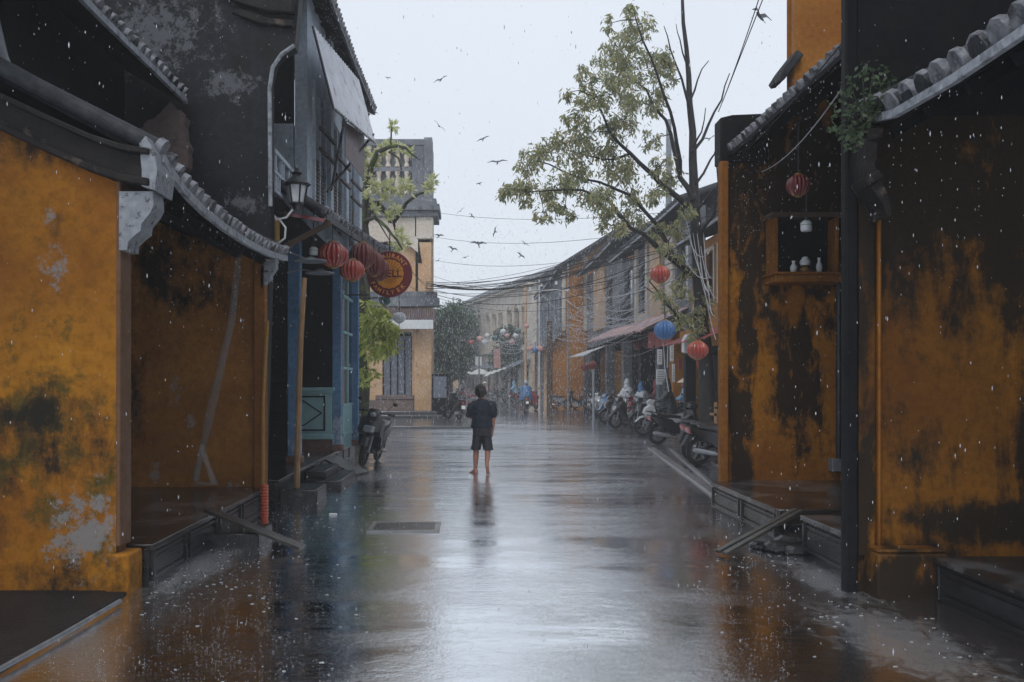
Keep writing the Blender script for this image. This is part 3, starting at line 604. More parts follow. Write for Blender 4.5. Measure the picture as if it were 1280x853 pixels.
# ================================================================ left: orange corner house
C1 = thing('house', (-6.5, 45, .1), 'faded orange two-storey corner house with baluster parapet and white canopy', 'house')
Y = 40.0; X = lambda px: W(px, 0, Y).x; Z = lambda py: W(0, py, Y).z
xl = -9.5; xr = X(540)
m = MB(); holed(m, 'y', Y, Y + .3, xl, xr - .75, .1, 9.6, [(X(478), X(515), .1, Z(415)), (X(452), X(497), Z(352), Z(300))])
m.box(xl, xl + .3, Y + .3, 52, .1, 9.6); m.box(xr - .3, xr, Y + .6, 41.4, .1, 9.6); m.box(xl, xr - 2.9, 52, 52.3, .1, 9.6); m.box(xr - 3.2, xr - 2.9, 41.4, 52, .1, 9.6); m.box(xr - 3.2, xr, 41.4, 41.7, .1, 9.6); m.build('wall', M['orangef'], C1)
m = MB(); m.box(xr - .78, xr, Y - .35, Y + .6, .1, Z(385)); m.box(xr - .62, xr - .02, Y - .25, Y + .6, Z(385), Z(300)); m.build('corner_pier', M['orangef'], C1, bev=.03)
m = MB(); m.box(xr - .7, xr + .06, Y - .3, Y + .6, Z(300), Z(272)); m.box(xr - .62, xr - .02, Y - .25, Y + .6, Z(305), Z(300)); m.build('pier_capital', M['cream'], C1, bev=.03)
m = MB(); m.box(xl, xr - .75, Y - .25, Y, Z(297), Z(273)); m.build('frieze', M['cream'], C1, bev=.02)
# arch soffit above the upper recess
m = MB(); c = X(487); rr = X(528) - c
m.prism([(c - rr - .3, Z(297)), (c - rr - .3, Z(330))] + [(c - rr * math.cos(t), Z(330) + (Z(303) - Z(330)) * math.sin(t)) for t in [math.pi * i / 12 for i in range(13)]] + [(xr - .62, Z(330)), (xr - .62, Z(297))], 'y', Y - .28, Y - .02); m.build('arch', M['cream'], C1, smooth=20)
m = MB()
for i, (a, b, o_) in enumerate(((273, 266, .45), (266, 258, .6), (258, 250, .35))): m.box(xl, xr + o_ * .6, Y - o_, 41.8, Z(a), Z(b))
m.build('cornice', M['greywall'], C1, bev=.03)
m = MB(); m.box(xl, xr - .25, Y - .1, Y + .15, Z(250), Z(243)); m.box(xl, xr - .1, Y - .15, Y + .2, Z(183), Z(175)); m.box(xr - .9, xr - .35, Y - .12, Y + .18, Z(243), Z(183)); m.box(xr - .35, xr + .02, Y - .3, Y + .6, Z(250), Z(174)); m.box(xl, xr - .9, Y - .06, Y + .1, Z(215), Z(209)); m.box(xl, xl + .4, Y - .1, 52, Z(250), Z(180)); m.box(xr - .3, xr, Y + .6, 41.7, Z(250), Z(180)); m.box(xl + .4, xr - .9, Y + .18, Y + .3, Z(250), Z(180)); pa = m.build('parapet', M['greywall'], C1, bev=.02)
for row, (za, zb) in enumerate(((Z(243), Z(215)), (Z(209), Z(183)))):
    k = 0; x = xr - 1.15
    while x > xl + .4:
        m = MB(); h = zb - za; m.lathe([(.05, 0), (.12, 0), (.12, h*.1), (.07, h*.2), (.14, h*.45), (.07, h*.8), (.12, h*.9), (.12, h), (.05, h)], (x, Y, za), 8); m.build('baluster', M['cream'], pa); x -= .42
m = MB(); m.box(X(452), X(497), Y + .18, Y + .2, Z(352), Z(300)); wn = m.build('window', M['glassd'], C1)
m = MB(); m.box(X(452), X(474), Y + .1, Y + .16, Z(352), Z(303)); m.box(X(477), X(478), Y + .05, Y + .16, Z(352), Z(300)); m.box(X(486), X(487), Y + .05, Y + .16, Z(352), Z(300)); m.build('shutter', M['shutter'], wn)
m = MB(); m.box(xl, xr + .35, Y - .7, Y, Z(385), Z(374)); m.box(xl, xr + .25, Y - .55, Y, Z(374), Z(366)); m.build('string_course', M['greywall'], C1, bev=.03)
m = MB(); m.box(xl, xr, Y - .8, Y - .05, Z(402), Z(398)); m.box(X(480), xr + .1, Y - 1.05, Y - .95, Z(413), Z(402)); m.box(X(484), xr + .1, Y - 1.0, Y - .3, Z(404), Z(402)); m.build('canopy', M['white'], C1)
m = MB()
for i in range(22): m.tube([(X(486) + i * .1, Y - 1.02, Z(402)), (X(486) + i * .1, Y - .6, Z(388))], .04, 6)
m.build('canopy_tiles', M['sheetd'], C1)
m = MB(); m.box(X(478), X(515), Y + .12, Y + .2, .1, Z(415)); dr = m.build('shutter_door', M['shutter'], C1)
m = MB()
for px in (478, 487, 496, 505, 514): m.box(X(px), X(px) + .05, Y + .08, Y + .13, .1, Z(420))
m.box(X(478), X(515), Y + .08, Y + .13, Z(420), Z(417)); m.build('door_frame', M['black'], dr)
m = MB(); m.box(X(470), X(518), Y - .25, Y, Z(500), Z(494)); m.box(X(456), X(518), Y - .22, Y, .1, Z(500)); m.build('low_wall', M['pink'], C1, bev=.04)
m = MB(); m.box(-6.5, xr + .5, Y - 2.0, Y - .2, .1, .24); m.box(-6.0, xr + .25, Y - 1.3, Y - .2, .24, .38); m.build('entrance_steps', M['pave'], C1, bev=.03)
m = MB(); m.prism([(xl, 9.6), (xr - 2.8, 9.6), (xr - 4, 10.6), (xl, 11)], 'y', 42, 52); m.build('roof', M['tile'], C1)
m = MB(); m.box(X(541), X(560), Y - 1.0, Y - .9, .12, Z(468)); ab = m.build('notice_board', M['black'], bev=.02); tag(ab, 'black framed notice board on the pavement beside the corner house', 'notice board')
m = MB(); m.box(X(543), X(559), Y - 1.03, Y - 1.0, Z(497), Z(471)); m.build('panel', M['shutter'], ab)

# ================================================================ right: near house
R1 = thing('house', (4.5, 4.0, 0), 'dark ochre house nearest on the right with low tiled porch eave', 'house')
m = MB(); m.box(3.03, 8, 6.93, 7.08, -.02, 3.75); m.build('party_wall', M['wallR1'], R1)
m = MB(); m.box(2.93, 3.03, 6.9, 7.0, -.02, 9.5); m.build('corner_pilaster', M['darkshade'], R1, bev=.015)
m = MB(); m.box(3.175, 3.20, 6.87, 6.93, .35, 3.1); m.build('wall_moulding', M['edgeo'], R1, bev=.012)
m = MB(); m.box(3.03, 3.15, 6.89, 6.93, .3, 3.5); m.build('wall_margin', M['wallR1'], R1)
m = MB(); m.box(3.03, 8.2, 6.94, 7.1, 3.75, 9.5); m.build('upper_wall', M['darkshade'], R1)
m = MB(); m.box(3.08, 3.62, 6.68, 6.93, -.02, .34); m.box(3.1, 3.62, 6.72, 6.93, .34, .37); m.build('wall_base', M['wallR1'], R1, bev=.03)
# curved bracket
q = [(1071, 178), (1084, 178), (1083, 200), (1080, 214), (1086, 226), (1094, 244), (1100, 262), (1101, 274), (1096, 277), (1090, 262), (1081, 248), (1073, 236), (1070, 215)]
m = MB(); m.prism([tuple(W(a, b, 6.8).xz) for a, b in q][::-1], 'y', 6.62, 6.9); br = m.build('corbel', M['band'], R1, smooth=0)
m = MB(); m.prism([tuple(W(a, b, 6.8).xz) for a, b in ((1068, 170), (1090, 168), (1089, 182), (1070, 184))][::-1], 'y', 6.6, 6.9); m.prism([tuple(W(a, b, 6.8).xz) for a, b in ((1069, 228), (1084, 220), (1090, 228), (1074, 240))][::-1], 'y', 6.6, 6.9); m.build('corbel_band', M['band'], br, bev=.01)
plinth(R1, 3.53, 8.5, -4, 6.68, .33, -1, panels=5)
re = [(3.1, 6.85, 3.70), (3.1, 6.4, 3.62), (3.1, 5.6, 3.60), (3.1, 4.5, 3.63), (3.1, 3, 3.66), (3.1, 0, 3.7), (3.1, -4, 3.7)]
roof(R1, re, (1.75, 0, .95), name='porch_roof', spacing=.215, r=.074, fascia=.06, mtile='tile')
m = MB()
for i in range(20): m.obox((3.15, 6.6 - i * .5, 3.52), (4.85, 6.6 - i * .5, 4.45), .05, .08)
m.build('rafters', M['black'], R1)
m = MB(); m.box(4.85, 5.0, -4, 6.93, 4.2, 9.5); m.build('upper_street_wall', M['darkshade'], R1)
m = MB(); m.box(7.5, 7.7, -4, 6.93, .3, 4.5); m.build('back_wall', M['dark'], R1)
# ================================================================ right: second house
R2 = thing('house', (5.0, 10.5, 0), 'ochre house with black streaked porch wall and thin dripping eave', 'house')
m = MB(); m.prism([(3.42, -.02), (8, -.02), (8, 8.3), (5.6, 6.6), (4.0, 5.25), (3.42, 5.2)], 'y', 11.85, 12.05); m.build('party_wall', M['wallR2'], R2)
m = MB(); m.box(3.31, 3.42, 11.72, 11.86, -.02, 4.6); m.build('pilaster', M['edgeo'], R2, bev=.015)
m = MB(); m.prism([(3.33, 4.6), (3.98, 4.6), (3.98, 5.26), (3.5, 5.24), (3.33, 5.2)], 'y', 11.8, 12.1); m.build('wall_head', M['darkshade'], R2, bev=.02)
plinth(R2, 3.2, 8, 9.2, 11.7, .33, -1, panels=2); m = MB(); m.box(3.43, 8, 11.7, 11.85, -.02, .328); m.build('paving_edge', M['stonetop'], R2)
m = MB(); m.box(3.17, 5.6, 9.12, 9.2, .16, .335); m.build('slab_nosing', M['stonetop'], R2, bev=.02)
plinth(R2, 3.2, 8, 7.15, 8.5, .37, -1, name='inner_platform', panels=1)
m = MB(); m.box(3.45, 8, 8.5, 9.2, -.02, .13); m.build('gap_step', M['stone'], R2, bev=.02)
re = [(3.47, 7.1, 4.70), (3.47, 9, 4.69), (3.47, 11, 4.69), (3.47, 11.84, 4.71)]
roof(R2, re, (2.4, 0, 1.5), name='porch_roof', r=.05, fascia=.05, mf='black')
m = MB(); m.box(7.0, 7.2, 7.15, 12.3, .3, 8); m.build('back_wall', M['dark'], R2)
# cottage orange upper storey behind
m = MB(); m.box(W(993, 0, 13).x, 9.5, 13.0, 13.12, 0, 9.5); m.box(4.764, 5.0, 13.3, 13.32, 0, 9.5); m.build('upper_wall', M['orange'], R2)
m = MB(); m.sheet((4.49, 12.9, 6.15), (4.49, 13.3, 6.15), (4.78, 13.3, 6.52), (4.78, 12.9, 6.52), 26, 3, .09, .02, 6, .10); m.build('side_awning', M['tile'], R2)
# drainpipe and grey junction box on the streaked wall
m = MB(); m.tube([W(1048, 330, 11.8), W(1048, 585, 11.8)], .035, 8); m.build('drainpipe', M['iron'], R2)
m = MB(); m.box(W(1040, 0, 11.7).x, W(1052, 0, 11.7).x, 11.7, 11.85, W(0, 590, 11.7).z, W(0, 574, 11.7).z); m.build('junction_box', M['steel'], R2, bev=.01)
# altar shelf
A = thing('altar_shelf', (4.6, 11.75, 3.0), 'orange wooden altar shelf with offerings on the streaked wall', 'shelf')
x0, x1, zt, zb = W(963, 0, 11.65).x, W(1045, 0, 11.65).x, W(0, 268, 11.65).z, W(0, 343, 11.65).z
m = MB(); m.box(x0 - .02, x1 + .02, 11.40, 11.84, zb - .13, zb - .03); m.box(x0 - .05, x1 + .05, 11.37, 11.84, zb - .03, zb); m.build('shelf', M['edgeo'], A, bev=.01)
for a_, b_ in ((x0, x0 + .07), (x1 - .05, x1)): m = MB(); m.box(a_, b_, 11.55, 11.84, zb, zt - .06); m.build('side_panel', M['edgeo'], A, bev=.008)
m = MB(); m.box(x0 - .03, x1 + .03, 11.5, 11.84, zt - .06, zt); m.build('top_board', M['wood'], A)
m = MB(); m.box(x0 + .07, x1 - .05, 11.80, 11.83, zb, zt - .06); m.build('back_panel', M['dark'], A)
def pot(px, w_, h, mat, lb, cat, name):
    c = W(px, 343, 11.53); m = MB(); m.lathe([(.01, 0), (w_*.35, 0), (w_*.5, h*.35), (w_*.5, h*.5), (w_*.2, h*.78), (w_*.28, h), (.01, h)], (c.x, 11.53, zb), 14); tag(m.build(name, M[mat]), lb, cat)
pot(992, .09, .16, 'whitelant', 'small white vase at the end of the altar shelf nearest the street', 'vase', 'vase')
pot(1024, .08, .20, 'whitelant', 'slim white bottle vase beside the brass incense bowl', 'vase', 'vase')
pot(1006, .15, .10, 'gold', 'low brass incense bowl in the middle of the altar shelf', 'bowl', 'incense_bowl')
m = MB(); c = W(1008, 0, 11.53); m.lathe([(.01, 0), (.06, 0), (.07, .05), (.03, .11), (.01, .11)], (c.x - .02, 11.52, zb + .10), 12); tag(m.build('offering_cup', M['whitelant']), 'white cup stacked on the brass incense bowl', 'cup')
# planks and stones in the right gap
m = MB(); m.obox((3.3, 8.95, .36), (2.35, 8.42, .03), .06, .03); m.obox((3.3, 8.83, .36), (2.38, 8.30, .03), .06, .03); tag(m.build('plank', M['plank'], bev=.004), 'wet grooved plank leaning on the right porch step', 'plank')
m = MB()
for (x, y, r) in ((3.0, 8.6, .12), (3.2, 8.75, .16), (2.85, 8.75, .08), (3.12, 8.45, .10)):
    m.ell((x, y, r * .35), (r * 1.3, r, r * .55), 9, 5)
o = m.build('rubble', M['stone'], smooth=20); tag(o, 'broken wet rubble heaped beneath the leaning right plank', 'rubble', kind='stuff')

# ================================================================ right row beyond the bikes
def gable_house(name, label, x, y0, y1, zw, depth, ridge, wallm, roofm='tile', cat='house'):
    t = thing(name, (x + depth / 2, (y0 + y1) / 2, 0), label, cat); return t
# R3: orange balcony house behind the tree
R3 = thing('house', (10, 24, 0), 'orange shophouse with dark upper windows behind the street tree', 'house')
m = MB(); holed(m, 'x', 7.0, 7.25, 20.2, 28.0, 2.7, 5.9, [(23.3, 24.9, 4.0, 5.5), (25.4, 26.4, 3.9, 5.5), (27.0, 27.6, 4.0, 5.5)]); m.build('upper_wall', M['orange'], R3)
m = MB(); m.box(7.25, 9.2, 20.2, 20.45, 0, 5.9); m.box(7.25, 9.2, 27.75, 28.0, 0, 5.9); m.build('side_wall', M['greywall'], R3)
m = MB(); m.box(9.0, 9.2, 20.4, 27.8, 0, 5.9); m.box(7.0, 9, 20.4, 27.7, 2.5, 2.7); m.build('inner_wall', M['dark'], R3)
for y in (20.4, 22.6, 24.2, 26.3, 27.7):
    m = MB(); m.box(6.9, 7.2, y, y + .28, 0, 2.7); m.build('pillar', M['orange'], R3, bev=.02)
m = MB(); m.box(6.6, 7.25, 20.2, 28, 3.0, 3.25); m.box(6.95, 7.0, 20.2, 28, 3.25, 3.75); m.build('balcony', M['orange'], R3, bev=.02)
for (a, b) in ((23.3, 24.9), (25.4, 26.4), (27.0, 27.6)):
    m = MB(); m.box(7.12, 7.15, a, b, 4.0, 5.5); wn = m.build('window', M['glassd'], R3); m = MB(); m.box(6.95, 7.0, a - .1, a, 3.9, 5.6); m.box(6.95, 7.0, b, b + .1, 3.9, 5.6); m.box(6.95, 7.0, a, b, 5.5, 5.6); m.build('window_frame', M['cream'], wn)
roof(R3, [(6.5, 20, 6.0), (6.5, 24, 5.97), (6.5, 28.0, 6.0)], (3.4, 0, 1.1), name='roof', spacing=.25, r=.075)
m = MB(); m.sheet((5.7, 21.5, 2.75), (5.7, 26.4, 2.75), (6.9, 26.4, 3.25), (6.9, 21.5, 3.25), 60, 3, .01, .02, 24, .05); m.build('awning', M['awnred'], R3)
# R4: grey house with long corrugated awning
R4 = thing('house', (11, 41, 0), 'grey shophouse with pinkish corrugated awning over its shopfront', 'house')
m = MB(); holed(m, 'x', 7.2, 7.45, 28.05, 55, 3.8, 7.3, [(29.3, 30.9, 4.4, 6.6), (36.2, 38.0, 4.5, 6.9), (39.5, 41.5, 4.5, 6.9), (45, 47, 4.6, 7.0)]); m.box(7.2, 7.45, 42, 55, 7.3, 8.2); m.build('upper_wall', M['greywall'], R4)
m = MB(); m.box(7.1, 7.2, 35.7, 36.15, 4.1, 7.4); m.box(7.1, 7.2, 38.05, 38.5, 4.1, 7.4); m.box(7.08, 7.2, 36.15, 38.05, 4.1, 4.5); m.box(7.1, 7.2, 31.2, 32.4, 4.1, 7.2); m.build('window_surround', M['cream'], R4)
m = MB(); m.box(7.1, 7.2, 33.2, 35.2, 4.2, 7.2); m.build('orange_panel', M['orangef'], R4); m = MB(); m.box(7.1, 7.2, 47.3, 51.5, 4.6, 8.0); m.build('orange_panel', M['orangef'], R4)
m = MB(); m.box(7.34, 7.4, 28.1, 54.8, 4.4, 7.1); m.build('window', M['glassd'], R4)
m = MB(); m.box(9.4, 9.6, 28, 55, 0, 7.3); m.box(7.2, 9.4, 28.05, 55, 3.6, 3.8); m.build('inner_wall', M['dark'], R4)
for y, mt_ in ((28.1, 'greywall'), (30.2, 'orange'), (32.5, 'greywall'), (36, 'darkshade'), (40, 'greywall'), (45, 'greywall'), (50, 'darkshade'), (54, 'greywall')):
    m = MB(); m.box(6.9, 7.3, y, y + .6, 0, 3.6); m.build('pillar', M[mt_], R4, bev=.02)
m = MB(); m.sheet((5.7, 29.2, 3.45), (5.9, 45, 3.75), (7.2, 45, 4.35), (7.2, 29.2, 4.15), 180, 4, .012, .03, 74, .12); m.build('awning', M['awnpink'], R4)
m = MB(); m.sheet((6.6, 29.2, 3.0), (6.6, 33, 3.0), (6.6, 33, 3.5), (6.6, 29.2, 3.5), 30, 2, .01, .03, 8, .15); m.build('awning_valance', M['awnred'], R4)
m = MB()
for i in range(14): m.tube([(7.0, 39 + i * .18, 4.35), (7.0 - .15 * (i % 2), 39.1 + i * .18, 5.3)], .02, 5)
m.box(6.97, 7.02, 39, 41.6, 5.3, 5.35); m.build('window_grille', M['iron'], R4)
m = MB(); d = MB(); roof(R4, [(6.6, 28.05, 7.4), (6.6, 35, 7.36), (6.6, 42, 7.4)], (4.2, 0, 1.5), name='near_roof', spacing=.4, r=.11); e4 = [(6.6, 42, 8.3), (6.6, 48, 8.25), (6.6, 55.3, 8.3)]; roof(R4, e4, (4.2, 0, 1.9), name='roof', spacing=.4, r=.11)
m = MB(); m.sheet((5.9, 46, 3.1), (5.9, 53.5, 3.2), (7.1, 53.5, 3.6), (7.1, 46, 3.6), 60, 3, .012, .025, 30, .1); m.build('lower_awning', M['sheet'], R4)
# R5: orange gable house
R5 = thing('house', (9, 65, 0), 'orange walled house with dark porch beyond the utility poles', 'house')
m = MB(); m.prism([(5.85, 4.9), (9.5, 4.9), (12, 11.8), (9.5, 11.3), (5.85, 8.6)], 'y', 55.6, 55.9); m.build('gable_wall', M['orange'], R5)
m = MB(); m.prism([(5.0, -.02), (9.5, -.02), (9.5, 4.95), (5.85, 4.95), (5.0, 4.2)], 'y', 55.5, 55.8); m.build('porch_wall', M['orange'], R5)
m = MB(); m.box(5.72, 5.9, 55.45, 55.95, 4.9, 8.7); m.box(7.05, 7.25, 55.4, 55.6, 4.9, 9.6); m.box(4.9, 5.05, 55.4, 55.85, 0, 4.25); m.build('gable_edging', M['cream'], R5, bev=.02)
m = MB(); m.sheet((4.6, 55, 3.9), (4.6, 70, 3.9), (5.9, 70, 4.9), (5.9, 55, 4.9), 60, 2, .06, .03, 30, .05); m.build('porch_roof', M['tile'], R5)
m = MB(); m.box(5.85, 6.1, 55.9, 75, 4.6, 8.6); m.build('upper_wall', M['greywall'], R5)
for y in (58, 61, 64, 67, 70, 73):
    m = MB(); m.box(5.0, 5.3, y, y + .3, 0, 4.0); m.build('porch_post', M['orangef' if y % 2 else 'shutter'], R5); m = MB(); m.box(5.78, 5.85, y, y + 1, 5.2, 7.6); m.build('shutter', M['shutter'], R5)
m = MB(); m.box(6.3, 6.5, 56, 75, 0, 4.6); m.build('inner_wall', M['dark'], R5)
roof(R5, [(5.3, 55, 8.7), (5.3, 65, 8.6), (5.3, 75, 8.7)], (4.6, 0, 2.9), name='roof', spacing=.5, r=.13)
# R6: long arcaded building where the street bends
ax_, ay_ = 5.2, 76.0; bx_, by_ = -1.6, 101.0; Ln = math.hypot(bx_ - ax_, by_ - ay_); ang = math.atan2(by_ - ay_, bx_ - ax_)
R6 = thing('arcade_building', (ax_, ay_, 0), 'long cream building with a row of tall arches at the far bend', 'building', rot=(0, 0, ang))
holes = [(1.5 + i * 2.15 if i < 3 else 2.2 + i * 2.15, 2.9 + i * 2.15 if i < 3 else 3.6 + i * 2.15, 5.0, 8.4) for i in range(6)]
m = MB(); holed(m, 'y', 0, -.4, 0, Ln, 0, 10, holes + [(1 + i * 3, 3 + i * 3, 0, 3.2) for i in range(8)]); m.build('facade', M['cream'], R6, local=True)
for h in holes:
    c = (h[0] + h[1]) / 2; r_ = (h[1] - h[0]) / 2; m = MB()
    m.prism([(h[0] - .12, 8.0), (h[0] - .12, 9.0), (h[1] + .12, 9.0), (h[1] + .12, 8.0), (h[1], 8.0)] + [(c + r_ * math.cos(math.pi * k / 10), 8.0 + r_ * math.sin(math.pi * k / 10)) for k in range(1, 10)] + [(h[0], 8.0)], 'y', .06, -.35); a = m.build('arch', M['cream'], R6, local=True, smooth=20)
    m = MB(); m.box(h[0], h[1], -.6, -.55, 5.0, 8.6); m.build('arch_recess', M['orangef'], a, local=True)
m = MB(); m.box(0, Ln, -9, -8.8, 0, 10); m.box(0, .3, -8.8, -.4, 0, 10); m.box(Ln - .3, Ln, -8.8, -.4, 0, 10); m.box(0, Ln, -3, -2.8, 0, 4); m.build('rear_wall', M['greywall'], R6, local=True)
m = MB(); m.box(-.3, Ln + .3, -.5, .5, 10, 10.25); m.box(-.1, Ln + .1, -.5, .2, 4.5, 4.7); m.build('cornice', M['cream'], R6, local=True)
m = MB(); m.prism([(.7, 10.25), (-9.2, 10.25), (-4.3, 12.6)], 'x', -.3, Ln + .3); m.build('roof', M['tile'], R6, local=True)
m = MB(); m.sheet((.3, 1.6, 3.0), (Ln, 1.6, 3.0), (Ln, .02, 3.7), (.3, .02, 3.7), 60, 2, .02, .03, 30); m.build('awning', M['shutter'], R6, local=True)
# far left row
for (x0, x1, y0, y1, z, mt_, lb) in ((-9, -3.2, 62, 76, 6.2, 'paleblue', 'pale blue low house behind the hazy leafy tree'), (-11, -4.6, 84, 100, 7.0, 'greywall', 'grey distant house at the far end of the street')):
    t = thing('house', ((x0 + x1) / 2, y0, 0), lb, 'house')
    m = MB(); holed(m, 'x', x1 - .3, x1, y0, y1, 0, z, [(y0 + 1 + i * 3, y0 + 3 + i * 3, .1, 2.8) for i in range(4)] + [(y0 + 1.2 + i * 3, y0 + 2.4 + i * 3, 3.8, 5.4) for i in range(4)]); m.box(x0, x1 - .3, y0, y0 + .3, 0, z); m.box(x0, x0 + .3, y0 + .3, y1, 0, z); m.build('wall', M[mt_], t)
    m = MB(); m.box(x1 - .8, x1 - .7, y0 + .4, y1 - .2, 0, z); m.build('window_recess', M['glassd'], t)
    m = MB(); m.prism([(x1 + .5, z), (x0, z), ((x0 + x1) / 2, z + 2)], 'y', y0 - .3, y1 + .3); m.build('roof', M['tile'], t)
    m = MB(); m.sheet((x1 + 1.4, y0, 2.7), (x1 + 1.4, y1, 2.7), (x1, y1, 3.3), (x1, y0, 3.3), 50, 2, .02, .03, 22); m.build('awning', M['sheet'], t)
for (x, y, ang_, z, mt_, lb) in ((-6.5, 108, .3, 7.5, 'orangef', 'dim orange house closing the view beyond the arcade'), (2, 128, -.25, 8.0, 'greywall', 'dim grey house farthest down the street')):
    t = thing('house', (x, y, 0), lb, 'house', rot=(0, 0, ang_)); m = MB(); holed(m, 'y', 0, .3, -5, 5, 0, z, [(-4 + i * 2.2, -2.8 + i * 2.2, .1, 2.6) for i in range(4)] + [(-4 + i * 2.2, -2.8 + i * 2.2, 4, 5.8) for i in range(4)]); m.box(-5, -4.7, .3, 8, 0, z); m.box(4.7, 5, .3, 8, 0, z); m.build('wall', M[mt_], t, local=True)
    m = MB(); m.box(-4.7, 4.7, .8, .9, 0, z); m.build('window_recess', M['glassd'], t, local=True)
    m = MB(); m.prism([(-.5, z), (8.5, z), (4, z + 2.4)], 'x', -5.3, 5.3); m.build('roof', M['tile'], t, local=True)
# ================================================================ trees
def leaves(mb, c, r, n, ln, wd, droop=.5, flat=1.0, fan=False):
    c = Vector(c)
    for _ in range(n):
        while True:
            d = Vector((random.uniform(-1, 1), random.uniform(-1, 1), random.uniform(-1, 1)))
            if d.length <= 1: break
        p = c + Vector((d.x * r, d.y * r, d.z * r * flat))
        if fan: dr = (d + Vector((0, 0, .25 - droop))).normalized(); p = c + d * r * .4
        else: dr = Vector((random.gauss(0, .6), random.gauss(0, .6), -droop + random.gauss(0, .35))).normalized()
        s = dr.cross(Vector((random.uniform(-1, 1), random.uniform(-1, 1), random.uniform(-1, 1))))
        if s.length < .01: continue
        s.normalize(); k = random.uniform(.65, 1.25); l = ln * k; q = wd * k; nn = dr.cross(s) * l * .08
        mb.add([p, p + dr*l*.45 + s*q/2 + nn, p + dr*l, p + dr*l*.45 - s*q/2 + nn], [(0, 1, 2, 3)])
def branch(mb, pts, r, seg=7):
    P = [W(*p) for p in pts]; Q = []; RR = []
    for i in range(len(P) - 1):
        for k in range(2):
            t = k / 2; p = P[i].lerp(P[i+1], t)
            if k: p = p + Vector((random.uniform(-1, 1), random.uniform(-1, 1), random.uniform(-1, 1))) * (P[i+1] - P[i]).length * .06
            Q.append(p); RR.append(r[i] * (1 - t) + r[i+1] * t)
    Q.append(P[-1]); RR.append(r[-1]); mb.tube(Q, RR, seg); return Q
T1 = thing('tree', W(886, 522, 22.5) * 1.0, 'tall wind-bent street tree, bare upper twigs on its right and olive leaves on its left', 'tree')
m = MB(); D = 22.5; nodes = []
base = W(886, 560, D); base.z = -.05
tr = [(886, 557, D), (884, 520, D), (880, 430, D), (876, 375, D), (872, 310, D), (868, 250, D + .1), (866, 200, D + .2), (862, 130, D + .3), (858, 60, D + .4), (853, 0, D + .4), (851, -30, D + .4)]
nodes += branch(m, tr, [.23, .21, .195, .175, .155, .13, .105, .08, .058, .04, .02], 10); m.build('trunk', M['bark'], T1, smooth=60)
brs = [([(872, 345, D), (845, 328, D-.3), (815, 303, D-.6), (788, 285, D-.9), (765, 262, D-1.2)], .10, .025),
 ([(868, 262, D), (842, 243, D-.2), (815, 218, D-.4), (788, 192, D-.6), (762, 165, D-.8), (742, 122, D-.9)], .085, .02),
 ([(867, 250, D), (850, 222, D+.2), (843, 190, D+.5), (832, 150, D+.7), (808, 112, D+.8), (775, 90, D+.9)], .08, .018),
 ([(850, 222, D+.2), (846, 180, D-.1), (838, 140, D-.4), (822, 95, D-.6), (803, 50, D-.7), (795, 25, D-.7)], .055, .015),
 ([(845, 328, D-.3), (820, 280, D+.3), (790, 245, D+.6), (750, 228, D+.8), (705, 215, D+.9), (665, 200, D+1)], .06, .014),
 ([(788, 285, D-.9), (760, 250, D-1.3), (728, 238, D-1.5), (692, 238, D-1.6), (655, 240, D-1.6)], .045, .012),
 ([(788, 192, D-.6), (765, 200, D-.3), (735, 195, D+.0), (695, 185, D+.2)], .035, .01),
 ([(876, 415, D), (850, 400, D-.4), (830, 378, D-.6), (812, 352, D-.8)], .05, .015),
 ([(850, 400, D-.4), (828, 372, D-.9), (805, 358, D-1.1)], .03, .01),
 ([(872, 300, D), (893, 268, D-.3), (898, 228, D-.5), (893, 190, D-.6)], .05, .012),
 ([(866, 190, D), (886, 155, D+.2), (902, 125, D+.3), (912, 92, D+.4)], .045, .012),
 ([(866, 185, D), (877, 165, D-.3), (882, 135, D-.4)], .03, .01),
 ([(862, 128, D), (872, 100, D+.2), (886, 76, D+.3)], .03, .01),
 ([(862, 135, D), (852, 98, D-.2), (838, 62, D-.3), (830, 33, D-.3)], .04, .01),
 ([(870, 230, D), (888, 200, D+.3), (895, 190, D+.3), (912, 175, D+.4)], .035, .01),
 ([(873, 262, D), (889, 240, D-.5), (905, 235, D-.7)], .03, .01), ([(858, 80, D+.3), (850, 50, D+.3), (845, 30, D+.3)], .025, .008)]
m = MB()
for pts, r0, r1 in brs: nodes += branch(m, pts, [r0 + (r1 - r0) * i / (len(pts) - 1) for i in range(len(pts))], 6)
clumps = [(800,30,18,0),(778,60,24,0),(737,92,13,0),(755,78,16,0),(800,88,26,0),(830,72,16,0),(765,118,26,0),(803,128,24,0),(728,132,13,0),(708,116,7,0),(740,165,16,0),(775,160,20,0),(705,172,14,0),(664,195,15,0),(690,190,20,0),(730,192,24,0),(768,200,20,0),(638,236,13,0),(662,242,18,0),(695,232,20,0),(735,228,24,0),(706,264,13,0),(680,266,12,0),(750,255,20,0),(783,222,22,0),(765,282,13,0),(795,262,18,0),(815,240,14,0),(840,222,14,0),(822,292,13,0),(846,285,13,0),(858,262,10,0),(815,175,12,1),(838,100,8,1),(850,360,11,1),(838,382,9,1),(866,392,12,1),(842,400,10,1),(872,372,9,1),(820,345,7,1),(846,320,9,1),(868,410,11,1),(884,380,8,1),(830,310,9,0),(858,340,8,1),(880,395,10,1),(825,368,8,1),(880,360,7,1),(760,30,8,1),(790,8,6,1),(652,215,9,0),(716,148,11,0),(828,205,14,1)]
lf = MB(); lf2 = MB()
